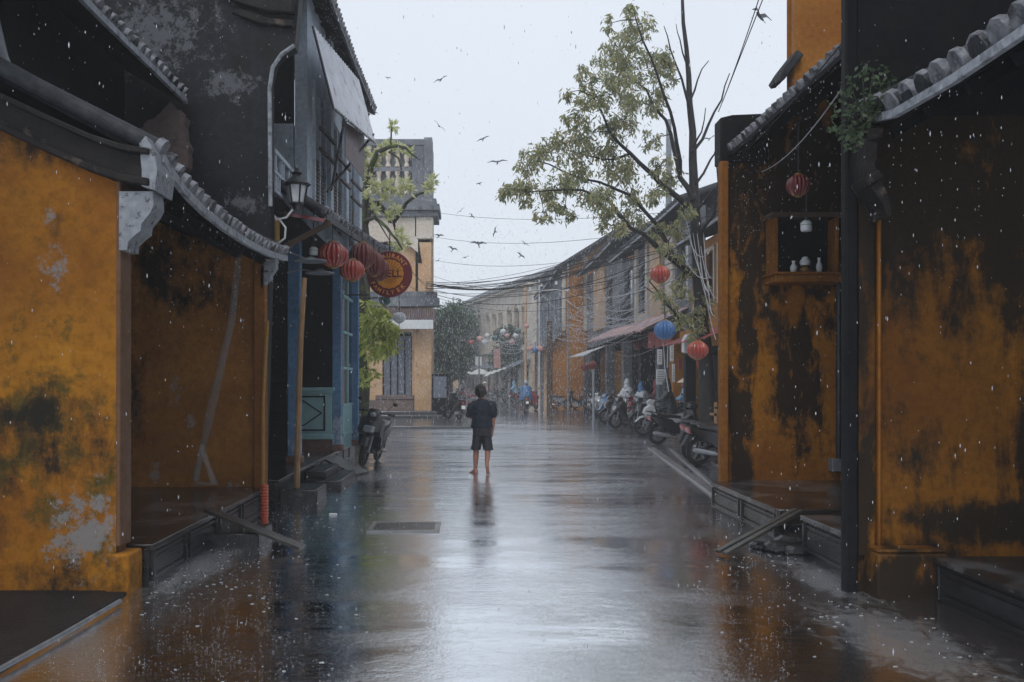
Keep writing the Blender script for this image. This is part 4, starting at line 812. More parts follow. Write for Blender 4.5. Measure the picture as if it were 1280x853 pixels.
for (px, py, r, k) in clumps:
    best = min(nodes, key=lambda q: ((q.x / q.y * F + VX - px) ** 2 + (VY - (q.z - H) / q.y * F - py) ** 2) ** .5)
    c = W(px, py, best.y + random.uniform(-.5, .5)); rw = r / F * c.y
    mid = (best + c) / 2 + Vector((0, 0, random.uniform(-.05, .12))); m.tube([best, mid, c], [.018, .012, .006], 5)
    for _ in range(int(3 + r / 5)):
        d = Vector((random.gauss(0, 1), random.gauss(0, 1), random.gauss(0, .8))).normalized() * rw * random.uniform(.6, 1.25)
        tip = c + d; m.tube([c + d * .05, c + d * .6 + Vector((0, 0, .04)), tip], [.007, .005, .003], 4)
        leaves(lf, tip, rw * .45, int(9 + 40 * (r / 20) ** 2), .16, .05, .75)
    leaves(lf, c, rw * 1.2, int((95 if k == 0 else 60) * (r / 20) ** 2 + 12), .15, .042, .7)
m.build('branches', M['bark'], T1, smooth=60); lf.build('crown', M['leafA'], T1, smooth=0)
# mossy tree on the left
T2 = thing('tree', (-2.95, 24, 0), 'gnarled mossy tree with pale leaf tufts behind the round sign', 'tree'); D = 24
m = MB(); branch(m, [(447, 553, D), (452, 480, D), (452, 400, D), (454, 330, D), (454, 285, D), (455, 262, D)], [.26, .23, .21, .18, .15, .12], 10); m.build('trunk', M['moss'], T2, smooth=60)
m = MB()
for pts, r0, r1 in (([(455, 268, D), (458, 235, D), (464, 208, D-.3), (472, 190, D-.5), (488, 183, D-.6), (507, 185, D-.7), (525, 200, D-.8)], .11, .02), ([(486, 190, D-.6), (498, 198, D-.7), (502, 213, D-.7)], .035, .02),
  ([(454, 285, D), (462, 258, D), (472, 254, D+.1), (488, 277, D+.2), (493, 277, D+.2), (508, 254, D+.2), (523, 243, D+.2), (536, 237, D+.2)], .10, .025), ([(452, 278, D), (468, 272, D-.4), (484, 285, D-.6), (496, 300, D-.7), (503, 312, D-.7)], .07, .02), ([(492, 277, D+.2), (495, 292, D+.2), (500, 306, D+.2)], .04, .015), ([(489, 184, D-.6), (489, 170, D-.6), (490, 158, D-.6)], .03, .015),
  ([(458, 235, D), (451, 215, D+.4), (446, 200, D+.6)], .06, .02), ([(454, 330, D), (462, 380, D-.6), (470, 410, D-1)], .06, .02), ([(452, 400, D), (466, 408, D-.8), (482, 415, D-1.4)], .05, .015)):
    branch(m, pts, [r0 + (r1 - r0) * i / (len(pts) - 1) for i in range(len(pts))], 8)
m.build('branches', M['moss'], T2, smooth=60)
t = MB()
for px, py, r in ((492,158,5),(486,181,7),(476,188,6),(498,186,6),(512,190,5),(466,205,8),(470,196,7),(460,222,9),(466,232,7),(478,236,9),(488,232,7),(505,230,11),(498,238,8),(511,238,8),(540,226,8),(535,236,6),(494,262,7),(487,270,5),(468,262,5),(500,292,7),(505,304,9),(494,310,7),(462,245,8),(456,190,6),(450,200,7),(458,210,6),(481,250,5)):
    leaves(t, W(px, py, D - .2), r / F * D * 1.0, 46, .19, .065, .1, fan=True)
t.build('crown', M['leafP'], T2, smooth=0)
t = MB()
for px, py, r in ((472,400,16),(485,412,13),(462,418,14),(480,432,14),(466,438,12),(488,424,9),(456,400,9),(458,465,8),(452,475,6),(475,388,9),(460,380,6),(465,468,6)):
    leaves(t, W(px, py, D - 1.6 + random.uniform(-.3, .3)), r / F * D * 1.05, int(110 * (r / 14) ** 2), .24, .09, .5)
t.build('foliage', M['leafB'], T2, smooth=0)
def bushy(loc, label, h, r, n, mat, trunk=.2, seedv=1, leaf=.3):
    random.seed(seedv); t = thing('tree', loc, label, 'tree'); L = Vector(loc)
    m = MB(); m.tube([L, L + Vector((.1, 0, h * .35)), L + Vector((-.1, .1, h * .6))], [trunk, trunk * .8, trunk * .5], 8)
    lf = MB()
    for i in range(n):
        a = random.uniform(0, 6.28); q = random.uniform(.2, 1) ** .6; zz = random.uniform(-.8, 1)
        c = L + Vector((math.cos(a) * r * q * math.sqrt(1 - zz * zz * .7), math.sin(a) * r * q * .8, h * .62 + zz * h * .36)); m.tube([L + Vector((0, 0, h * .45)), (L + Vector((0, 0, h * .5)) + c) / 2, c], [trunk * .35, trunk * .2, .02], 5)
        leaves(lf, c, r * random.uniform(.22, .36), 120, leaf, leaf * .4, .4)
    m.build('trunk', M['bark'], t, smooth=60); lf.build('crown', mat, t, smooth=0); return t
bushy((-1.75, 60, 0), 'round leafy tree against the right edge of the corner house', 6.8, 2.1, 60, M['leafD'], seedv=3)
bushy((-2.2, 92, 0), 'hazy street tree farthest left down the street', 9.5, 3.2, 50, M['leafD'], seedv=4, leaf=.4)
bushy((1.2, 96, 0), 'hazy green tree above the pale market umbrella', 9.0, 3.0, 46, M['leafD'], seedv=5, leaf=.4)
bushy((3.6, 80, 0), 'dark leafy tree behind the blue raincoat riders', 6.6, 1.9, 60, M['leafD'], seedv=6, leaf=.32)
bushy((-1.6, 120, 0), 'faint tall tree closing the street in the haze', 11, 5, 50, M['leafD'], seedv=8, leaf=.5)
random.seed(21)
# plant on the right wall
P1 = thing('wall_plant', W(1078, 160, 6.7), 'small green plant rooted on the right eave corner', 'plant')
m = MB(); lf = MB(); b = W(1082, 168, 6.75)
for px, py in ((1050,120),(1062,105),(1078,90),(1092,86),(1105,98),(1116,112),(1070,130),(1048,145),(1058,165),(1066,180),(1088,120),(1100,118),(1082,140),(1072,160),(1044,160)):
    e_ = W(px, py, 6.55 + random.uniform(-.15, .15)); m.tube([b, (b + e_) / 2 + Vector((0, 0, .04)), e_], [.008, .006, .003], 5); leaves(lf, e_, random.uniform(.04, .10), 18, .05, .03, .5); leaves(lf, (b + e_) / 2, .05, 8, .05, .03, .5)
m.build('stem', M['moss'], P1); lf.build('foliage', M['leafS'], P1, smooth=0)

# ================================================================ lanterns
def lantern(px, py, Y, dpx, mat, label, sq=.82, cord=.5, tassel=True, group=None, dpth=None):
    c = W(px, py, Y); r = dpx / 2 / F * Y; t = thing('lantern', c, label, 'lantern', group)
    m = MB(); prof = [(r * max(.28, math.sin(math.pi * (i + .5) / 13)), -r * sq * math.cos(math.pi * (i + .5) / 13)) for i in range(13)]
    m.lathe(prof, c, 64, .17, 16); m.build('shade', M[mat], t, smooth=60)
    m = MB()
    for i in range(12):
        a = math.pi * 2 * (i + .5) / 12; m.tube([c + Vector((math.cos(a) * p[0] * .965, math.sin(a) * p[0] * .965, p[1])) for p in prof[::2]], r * .022, 4)
    m.build('ribs', M['gold' if 'red' in mat or 'or' in mat else 'steel'], t)
    m = MB(); zt = r * sq; m.lathe([(.01, zt * .95), (r * .3, zt * .95), (r * .28, zt * 1.10), (.01, zt * 1.10)], c, 14); m.lathe([(.01, -zt * 1.08), (r * .26, -zt * 1.08), (r * .3, -zt * .94), (.01, -zt * .94)], c, 14); m.build('cap', M['gold'], t)
    m = MB(); m.tube([c + Vector((0, 0, zt)), c + Vector((0, 0, zt + cord))], .006 + Y * .0003, 5); m.build('cord', M['iron'], t)
    if tassel:
        m = MB(); m.tube([c + Vector((0, 0, -zt)), c + Vector((0, 0, -zt - r * .25)), c + Vector((0, 0, -zt - r * .8))], [r * .03, r * .10, r * .07], 7); m.build('tassel', M[mat], t)
    return t
LR = 'red lanterns under the left porch roof'
lantern(416, 319, 13.0, 39, 'redlant', 'largest round red lantern hanging nearest under the left porch roof', .80, .25, False, LR)
lantern(440, 338, 14.0, 32, 'orlant', 'orange red lantern hanging lowest beside the largest red one', .84, .45, False, LR)
lantern(453, 320, 14.6, 34, 'redlantd', 'dark wine red lantern between the orange red one and the round sign', .95, .2, False, LR)
lantern(467, 330, 15.3, 30, 'redlantd', 'wine red lantern second from the round sign', 1.0, .2, False, LR)
lantern(474, 337, 16.2, 26, 'redlantd', 'wine red lantern overlapping the round sign', 1.1, .2, False, LR)
lantern(481, 376, 19.5, 15, 'greenlant', 'small dark green lantern beneath the round sign', .8, .6, False)
lantern(499, 397, 20.0, 17, 'whitelant', 'small white ribbed lantern below the dark green one', .8, .8)
lantern(825, 343, 20.5, 25, 'orlant', 'red lantern hanging high beside the tree trunk', .86, .35, False)
lantern(831, 413, 20.5, 27, 'bluelant', 'blue lantern over the shopfront awning', .9, .5, False)
lantern(872, 438, 20.0, 27, 'orlant', 'red lantern in front of the lower tree trunk', .84, .9)
lantern(998, 232, 10.0, 30, 'redlantd', 'dim maroon lantern in the shade under the right eave', .9, .6, False)
for px, py, mt_, lb in ((731, 459, 'redlantd', 'small maroon lantern under the far lower awning, farther from the tree'), (741, 457, 'redlantd', 'small maroon lantern under the far lower awning, nearer the tree'), (797, 432, 'redlantd', 'maroon lantern under the corrugated awning, left of its pair'), (808, 430, 'redlantd', 'maroon lantern under the corrugated awning, right of its pair')):
    lantern(px, py, 34, 11, mt_, lb, .95, .3, False)
far = [(576,427,'whitelant'),(589,429,'orlant'),(606,428,'whitelant'),(609,420,'whitelant'),(619,423,'greenlant'),(629,415,'whitelant'),(634,420,'pinklant'),(645,420,'whitelant'),(647,414,'greenlant'),(658,408,'pinklant'),(640,428,'pinklant'),(600,424,'pinklant'),(663,436,'pinklant'),(669,438,'bluelant'),(675,436,'pinklant'),(572,460,'whitelant')]
nm = {'whitelant': 'pale', 'orlant': 'red', 'greenlant': 'greenish', 'pinklant': 'pink', 'bluelant': 'blue'}
for i, (px, py, mt_) in enumerate(far):
    Y = 62 + (i % 4) * 2 if px < 655 else 52
    c = W(px, py, Y); r = .22 * Y / 62 * (1.1 if i % 3 else .9); m = MB(); m.lathe([(r * max(.25, math.sin(math.pi * (k + .5) / 9)), -r * .85 * math.cos(math.pi * (k + .5) / 9)) for k in range(9)], c, 16, .05, 8); m.tube([c, c + Vector((0, 0, .5))], .02, 4)
    tag(m.build('lantern', M[mt_], smooth=60), 'small %s lantern on a line over the far street' % nm[mt_], 'lantern', 'lanterns strung across the far street')
# white glass lantern and white jar lamps
def jar_lamp(px, py, Y, wpx, label):
    c = W(px, py, Y); r = wpx / 2 / F * Y; t = thing('pendant_lamp', c, label, 'lamp')
    m = MB(); m.lathe([(.01, -r*1.2), (r*.85, -r*1.2), (r, -r*.9), (r, r*.3), (r*.6, r*.7), (.01, r*.7)], c, 16); m.build('shade', M['glassw'], t)
    m = MB(); m.lathe([(.01, r*.7), (r*.35, r*.7), (r*.35, r*1.3), (.01, r*1.3)], c, 10); m.tube([c + Vector((0,0,r)), c + Vector((0,0,r+.5))], .008, 5); m.torus(c + Vector((0, 0, -r*.1)), r*1.01, r*.05, 'z', 18, 5); m.build('cap', M['iron'], t)
jar_lamp(392, 313, 12.8, 11, 'small white jar lamp beside the largest red lantern'); jar_lamp(1008, 281, 10.2, 14, 'pale glass lamp hanging above the altar shelf')
m = MB(); c = W(388, 326, 12.7); m.lathe([(.02, .06), (.09, .03), (.24, .0), (.24, -.015), (.02, .0)], c, 20); m.tube([c, c + Vector((-.3, 0, .12)), c + Vector((-.6, 0, .1))], .012, 6); c = W(400, 341, 13.3); m2 = MB(); m2.lathe([(.02, .06), (.09, .03), (.22, .0), (.22, -.015), (.02, .0)], c, 20); m2.tube([c, c + Vector((-.3, 0, .05)), c + Vector((-.5, 0, .0))], .012, 6)
tag(m.build('dish_lamp', M['steel']), 'shallow grey dish lamp directly below the white jar lamp', 'lamp'); tag(m2.build('dish_lamp', M['steel']), 'shallow grey dish lamp below the largest red lantern', 'lamp')
# carriage lamp on the balcony
c = W(371, 240, 11.9); SL = thing('carriage_lamp', c, 'black carriage lamp with milky panes mounted on the left balcony', 'lamp')
m = MB(); m.lathe([(.01, -.25), (.05, -.22), (.07, -.18), (.10, -.17), (.10, -.15), (.01, -.15)], c, 12); m.lathe([(.17, .09), (.19, .10), (.12, .16), (.07, .20), (.05, .23), (.08, .25), (.02, .29), (.03, .32), (.01, .36)], c, 12); m.lathe([(.01, .085), (.17, .085), (.17, .095), (.01, .095)], c, 12)
for k in range(6):
    a = math.pi / 3 * k; m.tube([c + Vector((math.cos(a)*.10, math.sin(a)*.10, -.16)), c + Vector((math.cos(a)*.145, math.sin(a)*.145, .09))], .012, 5)
m.tube([c + Vector((-.02, 0, -.22)), c + Vector((-.12, .02, -.30)), c + Vector((-.36, .05, -.28))], .016, 6); m.build('frame', M['iron'], SL)
m = MB(); m.lathe([(.01, -.15), (.088, -.15), (.13, .08), (.01, .08)], c, 6); m.build('panes', M['glassw'], SL)

# ================================================================ round sign
c = W(487, 343, 17.2); rs = 28.5 / F * 17.2; SG = thing('round_sign', c, 'round maroon and amber sign reading HELL over the left street', 'sign')
m = MB(); m.lathe([(.01, -.03), (rs, -.03), (rs + .012, 0), (rs, .03), (.01, .03)], (0, 0, 0), 56); rx = Matrix.Rotation(R(90), 4, 'X'); rt = Matrix.Rotation(R(-8), 4, 'Z')
TM = Matrix.Translation(c) @ rt @ rx
m.xf(TM); m.build('disc', M['signred'], SG, smooth=30)
m = MB(); pts = []
for i in range(48):
    a = 2 * math.pi * i / 48; q = rs * .64 * (1 + .03 * math.cos(a * 16)); pts.append((q * math.cos(a), q * math.sin(a)))
m.prism(pts, 'z', .03, .042); m.xf(TM); m.build('shell_emblem', M['signyel'], SG, smooth=0)
m = MB()
for i in range(-5, 6):
    a = R(90 + i * 15); m.obox((math.cos(a) * rs * .25, math.sin(a) * rs * .25, .046), (math.cos(a) * rs * .60, math.sin(a) * rs * .60, .046), .010, .006)
for i in range(-5, 6):
    a = R(270 + i * 15); m.obox((math.cos(a) * rs * .22, math.sin(a) * rs * .22, .046), (math.cos(a) * rs * .44, math.sin(a) * rs * .44, .046), .008, .006)
text_into(m, 'SHELL', rs * .46, Matrix.Translation((-.02, 0, .052))); m.xf(TM); m.build('lettering', M['signdk'], SG, smooth=0)
m = MB()
def arc(txt, a0, da, r, size, flip):
    for i, ch in enumerate(txt):
        if ch == ' ': continue
        a = R(a0 + da * i); text_into(m, ch, size, Matrix.Translation((math.cos(a) * r, math.sin(a) * r, .036)) @ Matrix.Rotation(a + (math.pi / 2 if flip else -math.pi / 2), 4, 'Z'))
arc('RESTAURANT', 168, -15.2, rs * .80, rs * .26, False); arc('FAMILY', 208, 14.5, rs * .82, rs * .25, True); arc('EK', 300, 17, rs * .82, rs * .25, True)
m.xf(TM); m.build('rim_lettering', M['signor'], SG, smooth=0)
m = MB(); m.tube([c + Vector((-.42, .02, -rs - .02)), c + Vector((.0, .02, -rs - .02))], .012, 6); m.tube([c + Vector((-.9, .05, -rs * .9)), c + Vector((-.4, .04, -rs * .9))], .015, 6); m.tube([c + Vector((0, .04, rs)), c + Vector((0, .04, rs + .35))], .012, 5); m.build('bracket', M['iron'], SG)

# ================================================================ poles, shop boards
def pole(px, Y, pytop, r0, r1, mat, label, lean=0):
    b = W(px, 500, Y); b.z = -.03; tp = W(px + lean, pytop, Y); t = MB(); t.tube([b, (b + tp) / 2, tp], [r0, (r0 + r1) / 2, r1], 12); return tag(t.build('pole', M[mat]), label, 'pole')
pole(687, 52, 402, .17, .16, 'wood', 'thick square-set brown post before the orange porch wall'); pole(657, 58, 356, .085, .08, 'orangef', 'slim pale orange pole rising behind the blue raincoat rider')
pole(674, 54, 350, .04, .035, 'white', 'very thin white pole next to the pale orange one'); pole(710, 53, 330, .06, .05, 'steel', 'thin grey pole against the orange gable')
pole(836, 33, 150, .16, .10, 'steel', 'tall grey utility pole seen through the tree leaves'); pole(742, 33, 462, .05, .05, 'steel', 'short steel awning post next to the white scooter')
LP = thing('lamp_post', W(862, 552, 24), 'dark square post topped with a white box lamp', 'lamp post'); LP.location.z = 0; WL[LP] = Vector(LP.location)
c = W(862, 440, 24); m = MB(); m.box(c.x - .14, c.x + .14, 23.86, 24.14, -.02, c.z - .05); m.build('post', M['darkshade'], LP, bev=.02)
m = MB(); z0 = W(0, 441, 24).z; z1 = W(0, 418, 24).z; m.prism([(c.x - .19, z0), (c.x + .19, z0), (c.x + .19, z1 - .15), (c.x + .10, z1), (c.x - .10, z1), (c.x - .19, z1 - .15)], 'y', 23.85, 24.15); m.build('lamp_box', M['white'], LP, bev=.03)
for i, (px, w_, a, b_) in enumerate(((825, 5, 437, 456), (840, 4, 431, 452), (826, 9, 462, 481), (842, 3, 455, 478))):
    Y = 27.5; m = MB(); x0 = W(px - w_/2 * 1.2, 0, Y).x; x1 = W(px + w_/2 * 1.2, 0, Y).x; m.box(x0, x1, Y, Y + .04, W(0, b_, Y).z, W(0, a, Y).z); o = m.build('shop_board', M['white'], bev=.01)
    tag(o, ['small upright white board, upper of the two nearest the grey pillar', 'narrow white board hung highest beside the tree', 'broad white notice, lower of the two nearest the grey pillar', 'thin white strip board closest to the tree'][i], 'board')
    m = MB()
    for k in range(5): z = W(0, a + (b_ - a) * (.18 + .15 * k), Y).z; m.box(x0 + .03, x1 - .03, Y - .006, Y, z, z + .018)
    m.build('writing', M['shutter'], o)
m = MB(); m.box(W(848, 0, 26).x, W(853, 0, 26).x, 26, 26.05, W(0, 462, 26).z, W(0, 448, 26).z); o = m.build('shop_board', M['awnred'], bev=.01); tag(o, 'small orange red notice between the white boards and the lamp post', 'board')
m = MB(); a_ = W(830, 500, 20.5); m.tube([W(829, 428, 20.6), W(831, 460, 20.6), W(836, 490, 20.6)], .012, 6); m.tube([W(835, 428, 20.6), W(834, 460, 20.6)], .012, 6); tag(m.build('cable', M['cablel']), 'pale cable dangling straight under the blue lantern', 'cable')
m = MB(); m.box(W(893, 0, 19.6).x, W(896.5, 0, 19.6).x, 19.6, 19.64, W(0, 532, 19.6).z, W(0, 503, 19.6).z); m.box(W(893, 0, 19.6).x, W(908, 0, 19.6).x, 19.6, 20, W(0, 520, 19.6).z, W(0, 517, 19.6).z); tag(m.build('wooden_chair', M['bamboo']), 'light wooden chair back peeping out beside the right wall edge', 'chair')
for px, w_, a, b_ in ((596, 4, 446, 457), (601, 2.5, 446, 457)):
    m = MB(); m.box(W(px - w_/2, 0, 60).x, W(px + w_/2, 0, 60).x, 60, 60.1, W(0, b_, 60).z, W(0, a, 60).z); tag(m.build('hanging_sign', M['white']), 'wider white sign hung on the far grey post' if w_ > 3 else 'narrower white sign hung on the far grey post', 'sign')
pole(599, 60.3, 440, .06, .05, 'steel', 'far grey post carrying two white signs')

# ================================================================ cables
def cable(p0, p1, sag, r, mat='cable', lb='black overhead cable strung across the street', gr='overhead cables across the street'):
    a = W(*p0); b = W(*p1); pts = [a.lerp(b, i / 24) + Vector((0, 0, -sag * 4 * (i / 24) * (1 - i / 24))) for i in range(25)]
    tag(MB().tube(pts, r, 5).build('overhead_cable', M[mat]), lb, 'cable', gr)
for i in range(11):      # thick bundle from the corner house to the right houses
    cable((532, 352 + i * 1.5, 39.5), (random.uniform(860, 905), 262 + i * 7 + random.uniform(-4, 4), random.uniform(24, 27)), random.uniform(.2, 1.1), random.choice((.008, .012, .016)))
cable((541, 356, 39.5), (760, 326, 37), .6, .028); cable((541, 358, 39.5), (735, 338, 44), .5, .022)
for y0, y1, s in ((265, 262, .3), (296, 280, .4), (325, 296, .5), (345, 330, .7)): cable((541, y0, 39.6), (868, y1, 23), s, .007)
cable((465, 262, 20), (541, 358, 39.5), .4, .009); cable((450, 240, 20), (541, 365, 39.5), .3, .009); cable((430, 285, 19), (545, 372, 40), .3, .008)
lb2 = 'pale slack cable looping before the right house fronts'; g2 = 'pale cables along the right house fronts'
for i in range(38):
    a = (random.uniform(672, 745), random.uniform(360, 425), random.uniform(48, 54)); b = (random.uniform(800, 875), random.uniform(300, 400), random.uniform(23, 30)); cable(a, b, random.uniform(.1, 1.2), random.choice((.007, .010, .013)), 'cablel', lb2, g2)
for i in range(9): cable((random.uniform(850, 885), random.uniform(230, 330), 22.6), (random.uniform(885, 897), random.uniform(300, 430), 21), random.uniform(.1, .5), .010, 'cablel', lb2, g2)
for i in range(7): cable((600 + i * 4, 425 - i, 66), (random.uniform(672, 690), random.uniform(395, 425), 53), random.uniform(.4, 1.0), .016, 'cablel', 'pale line carrying small lanterns over the far street', 'far lantern lines')
cable((903, 128, 12.4), (965, -30, 9), .0, .006, 'cable', 'thin wire rising steeply from the right wall head into the sky', 'steep wires by the right wall'); cable((898, 140, 12.5), (958, -30, 9.4), .05, .006, 'cable', 'thin wire rising steeply from the right wall head into the sky', 'steep wires by the right wall')
cable((920, 200, 12.2), (1060, 45, 7.3), .05, .006, 'cable', 'thin wire slanting before the orange upper storey', 'wire by orange storey'); cable((952, 215, 11.5), (1056, 105, 7.3), .12, .006, 'cablel', 'loose wire running under the right dripping eave', 'wire under right eave')
m = MB()
for (dx, dz) in ((-.5, 0), (-.2, .15), (.2, .2), (.5, 0)): c = W(686, 362, 52) + Vector((dx * 2.2, 0, dz * 2)); m.lathe([(.02, -.12), (.09, -.1), (.06, 0), (.09, .1), (.02, .12)], c, 8)
m.obox(W(660, 364, 52), W(712, 362, 52), .06, .08); tag(m.build('insulator_arm', M['white']), 'crossarm with white insulators among the far cables', 'insulators')

# ================================================================ birds
birds = [(485,98,7,-10),(551,100,17,15),(465,141,13,-15),(549,158,16,-35),(604,174,15,15),(622,203,21,3),(599,230,9,20),(576,264,10,40),(590,271,9,-50),(549,295,14,-10),(566,312,12,-20),(598,305,18,0),(619,290,12,75),(656,305,10,-35),(651,320,11,-40),(950,21,34,-3),(582,322,9,10),(542,262,8,30),(548,326,8,25),(887,174,16,8),(786,24,17,10)]
for i, (px, py, s, rot) in enumerate(birds):
    Y = {34: 16.0}.get(s, 30 + (i * 7) % 20); sp = s * 1.25 / F * Y; c = W(px, py, Y); m = MB(); h = sp / 2
    m.tube([(0, -sp*.22, 0), (0, -sp*.12, .0), (0, sp*.08, .0), (0, sp*.17, .005), (0, sp*.22, 0)], [sp*.012, sp*.04, sp*.045, sp*.03, sp*.008], 8)
    lift = random.uniform(.10, .32)
    for sx in (-1, 1):
        lf_ = lift * random.uniform(.7, 1.2)
        P = [(0, sp*.10, 0), (sx*h*.45, sp*.13, h*lf_), (sx*h, -sp*.02, h*lf_*.55), (sx*h*.5, -sp*.02, h*lf_*.9), (0, -sp*.06, 0)]
        n = len(P); m.add([Vector(p) + Vector((0, 0, sp*.008)) for p in P] + [Vector(p) - Vector((0, 0, sp*.008)) for p in P], [tuple(range(n)), tuple(range(2*n-1, n-1, -1))] + [(k, k+n, (k+1) % n+n, (k+1) % n) for k in range(n)])
    m.add([(-sp*.02, -sp*.18, 0), (sp*.02, -sp*.18, 0), (sp*.05, -sp*.32, 0), (-sp*.05, -sp*.32, 0)], [(0, 1, 2, 3)])
    o = m.build('bird', M['bird'], local=True, smooth=30); o.location = c; o.rotation_euler = (R(random.uniform(20, 55)), R(-rot), R(random.uniform(-40, 40)))
    big = {34: 'largest dark bird gliding high beside the right wall'}.get(s)
    tag(o, big or 'small grey bird gliding in the pale sky above the street', 'bird', 'birds wheeling over the street')
# ================================================================ scooters
def side(poly, hw, hw2=None):
    # side-profile solid: poly in (x,z), half width hw at the middle; slightly narrower rim
    m = MB(); hw2 = hw * .7 if hw2 is None else hw2; n = len(poly); cx = sum(p[0] for p in poly)/n; cz = sum(p[1] for p in poly)/n
    rings = [(-hw, .86), (-hw2 if False else -hw*.72, 1.0), (hw*.72, 1.0), (hw, .86)]; vs = []
    for y, k in rings: vs += [(cx + (x-cx)*k, y, cz + (z-cz)*k) for x, z in poly]
    fs = [tuple(range(n)), tuple(range(4*n-1, 3*n-1, -1))]
    for r_ in range(3): fs += [(r_*n+i, (r_+1)*n+i, (r_+1)*n+(i+1) % n, r_*n+(i+1) % n) for i in range(n)]
    return m.add(vs, fs)
def wheel(root, x, r=.29, name='wheel'):
    m = MB(); m.torus((x, 0, r), r * .70, .014, 'y', 28, 6); m.tube([(x, -.05, r), (x, .05, r)], .045, 12)
    for k in range(5):
        a = 2 * math.pi * k / 5 + .3; m.obox((x + math.cos(a)*.03, 0, r + math.sin(a)*.03), (x + math.cos(a)*r*.7, 0, r + math.sin(a)*r*.7), .03, .022, up=(0, 1, 0))
    m.lathe([(.0, -.01), (.09, -.01), (.09, .01), (.0, .01)], (0, 0, 0), 18) if False else None
    wo = m.build(name, M['rim'], root, local=True)
    m = MB(); m.torus((x, 0, r), r * .845, r * .155, 'y', 32, 10); m.build('tyre', M['rubber'], wo, local=True)
def scooter(loc, yaw, mat, label, lean=0, cub=False, detail=True, plate=True, group='motorbikes parked and ridden in the street', steer=0):
    """x forward, wheels on z=0"""
    t = thing('motorbike', loc, label, 'motorbike', group, rot=(R(lean), 0, R(yaw)))
    B = lambda mb, n, mt_, par=None, **k: mb.build(n, M[mt_], par or t, local=True, **k)
    wheel(t, .63); wheel(t, -.60)
    fs = side([(.38, .60), (.52, .66), (.74, .60), (.90, .44), (.86, .42), (.72, .54), (.60, .58), (.42, .52)], .065); B(fs, 'front_fender', mat, smooth=40)
    m = MB()
    for s in (-1, 1): m.tube([(.63, s*.075, .29), (.50, s*.075, .72)], .022, 8)
    m.tube([(.50, 0, .68), (.40, 0, .98)], .035, 8); B(m, 'fork', 'steel')
    if not cub:
        m = side([(.30, .95), (.44, .98), (.60, .86), (.66, .72), (.56, .62), (.44, .60), (.36, .44), (.28, .32), (.22, .30), (.26, .50), (.24, .80)], .23); ff = B(m, 'front_fairing', mat, smooth=40)
        m = side([(.54, .86), (.645, .80), (.675, .70), (.60, .66)], .11); B(m, 'headlight', 'lens', ff)
        m = side([(.28, .34), (.30, .24), (-.12, .22), (-.14, .32)], .17); B(m, 'footboard', 'bikeblack')
    else:
        m = side([(.34, .92), (.44, .92), (.52, .70), (.46, .40), (.36, .28), (.30, .30), (.40, .50), (.36, .75)], .17); ff = B(m, 'leg_shield', mat, smooth=40)
        m = side([(.36, .80), (.36, .62), (.02, .46), (-.10, .56), (.05, .60)], .07); B(m, 'frame', mat)
        m = side([(.22, .46), (.24, .22), (-.05, .18), (-.12, .36)], .12); B(m, 'engine', 'steel')
    m = side([(.30, 1.10), (.42, 1.14), (.52, 1.06), (.52, .95), (.42, .92), (.28, .98)], .11); hh = B(m, 'handlebar_cowl', mat if not detail else 'bikeblack' if mat == 'bikeblack' else mat, smooth=40)
    if detail: m = MB(); m.ell((.50, 0, 1.03), (.05, .075, .05), 12, 6); B(m, 'headlight', 'lens', hh)
    m = MB(); m.tube([(.34, 0, 1.06), (.33, -.18, 1.08), (.24, -.34, 1.06)], .016, 7); m.tube([(.34, 0, 1.06), (.33, .18, 1.08), (.24, .34, 1.06)], .016, 7)
    hb = B(m, 'handlebar', 'iron')
    m = MB()
    for s in (-1, 1): m.tube([(.29, s*.25, 1.07), (.20, s*.36, 1.06)], .022, 8)
    B(m, 'grips', 'rubber', hb)
    for s in (-1, 1):
        m = MB(); m.tube([(.31, s*.22, 1.08), (.33, s*.27, 1.20), (.32, s*.33, 1.27)], .008, 5); m.ell((.31, s*.36, 1.29), (.015, .055, .036), 10, 6); B(m, 'mirror', 'bikeblack')
    m = side([(-.12, .58), (.02, .50), (.02, .30), (-.18, .28), (-.40, .42), (-.72, .58), (-.92, .72), (-.90, .80), (-.60, .74), (-.25, .68)], .15); B(m, 'body_panel', mat, smooth=40)
    m = side([(.0, .70), (.04, .76), (-.15, .80), (-.40, .81), (-.72, .86), (-.80, .83), (-.76, .77), (-.40, .72)], .135); B(m, 'seat', 'seat', smooth=40)
    m = MB()
    for s in (-1, 1): m.tube([(-.55, s*.12, .80), (-.78, s*.13, .88), (-.95, s*.08, .88)], .013, 6)
    m.tube([(-.95, -.08, .88), (-.95, .08, .88)], .013, 6); B(m, 'grab_rail', 'chrome' if mat != 'bikeblack' else 'iron')
    m = side([(-.86, .78), (-.93, .76), (-.90, .66), (-.82, .68)], .09); B(m, 'tail_light', 'tail')
    m = side([(-.74, .62), (-.90, .62), (-1.00, .40), (-.95, .40), (-.85, .56)], .06); rf = B(m, 'rear_fender', 'bikeblack')
    if plate: m = MB(); m.obox((-.955, 0, .60), (-.995, 0, .46), .16, .008, up=(1, 0, 0)); B(m, 'number_plate', 'plate')
    m = MB(); m.tube([(.0, -.12, .22), (-.3, -.15, .24), (-.35, -.16, .26), (-.80, -.17, .34), (-.84, -.17, .345)], [.018, .022, .045, .05, .035], 10); ex = B(m, 'exhaust', 'chrome' if mat != 'bikeblack' else 'steel')
    m = side([(-.05, .34), (.02, .24), (-.30, .18), (-.66, .24), (-.66, .34), (-.30, .38)], .09); B(m, 'engine_case', 'steel' if not cub else 'iron')
    m = MB()
    for s in (-1, 1): m.tube([(-.52, s*.11, .66), (-.60, s*.11, .30)], .022, 7)
    B(m, 'shock_absorber', 'iron')
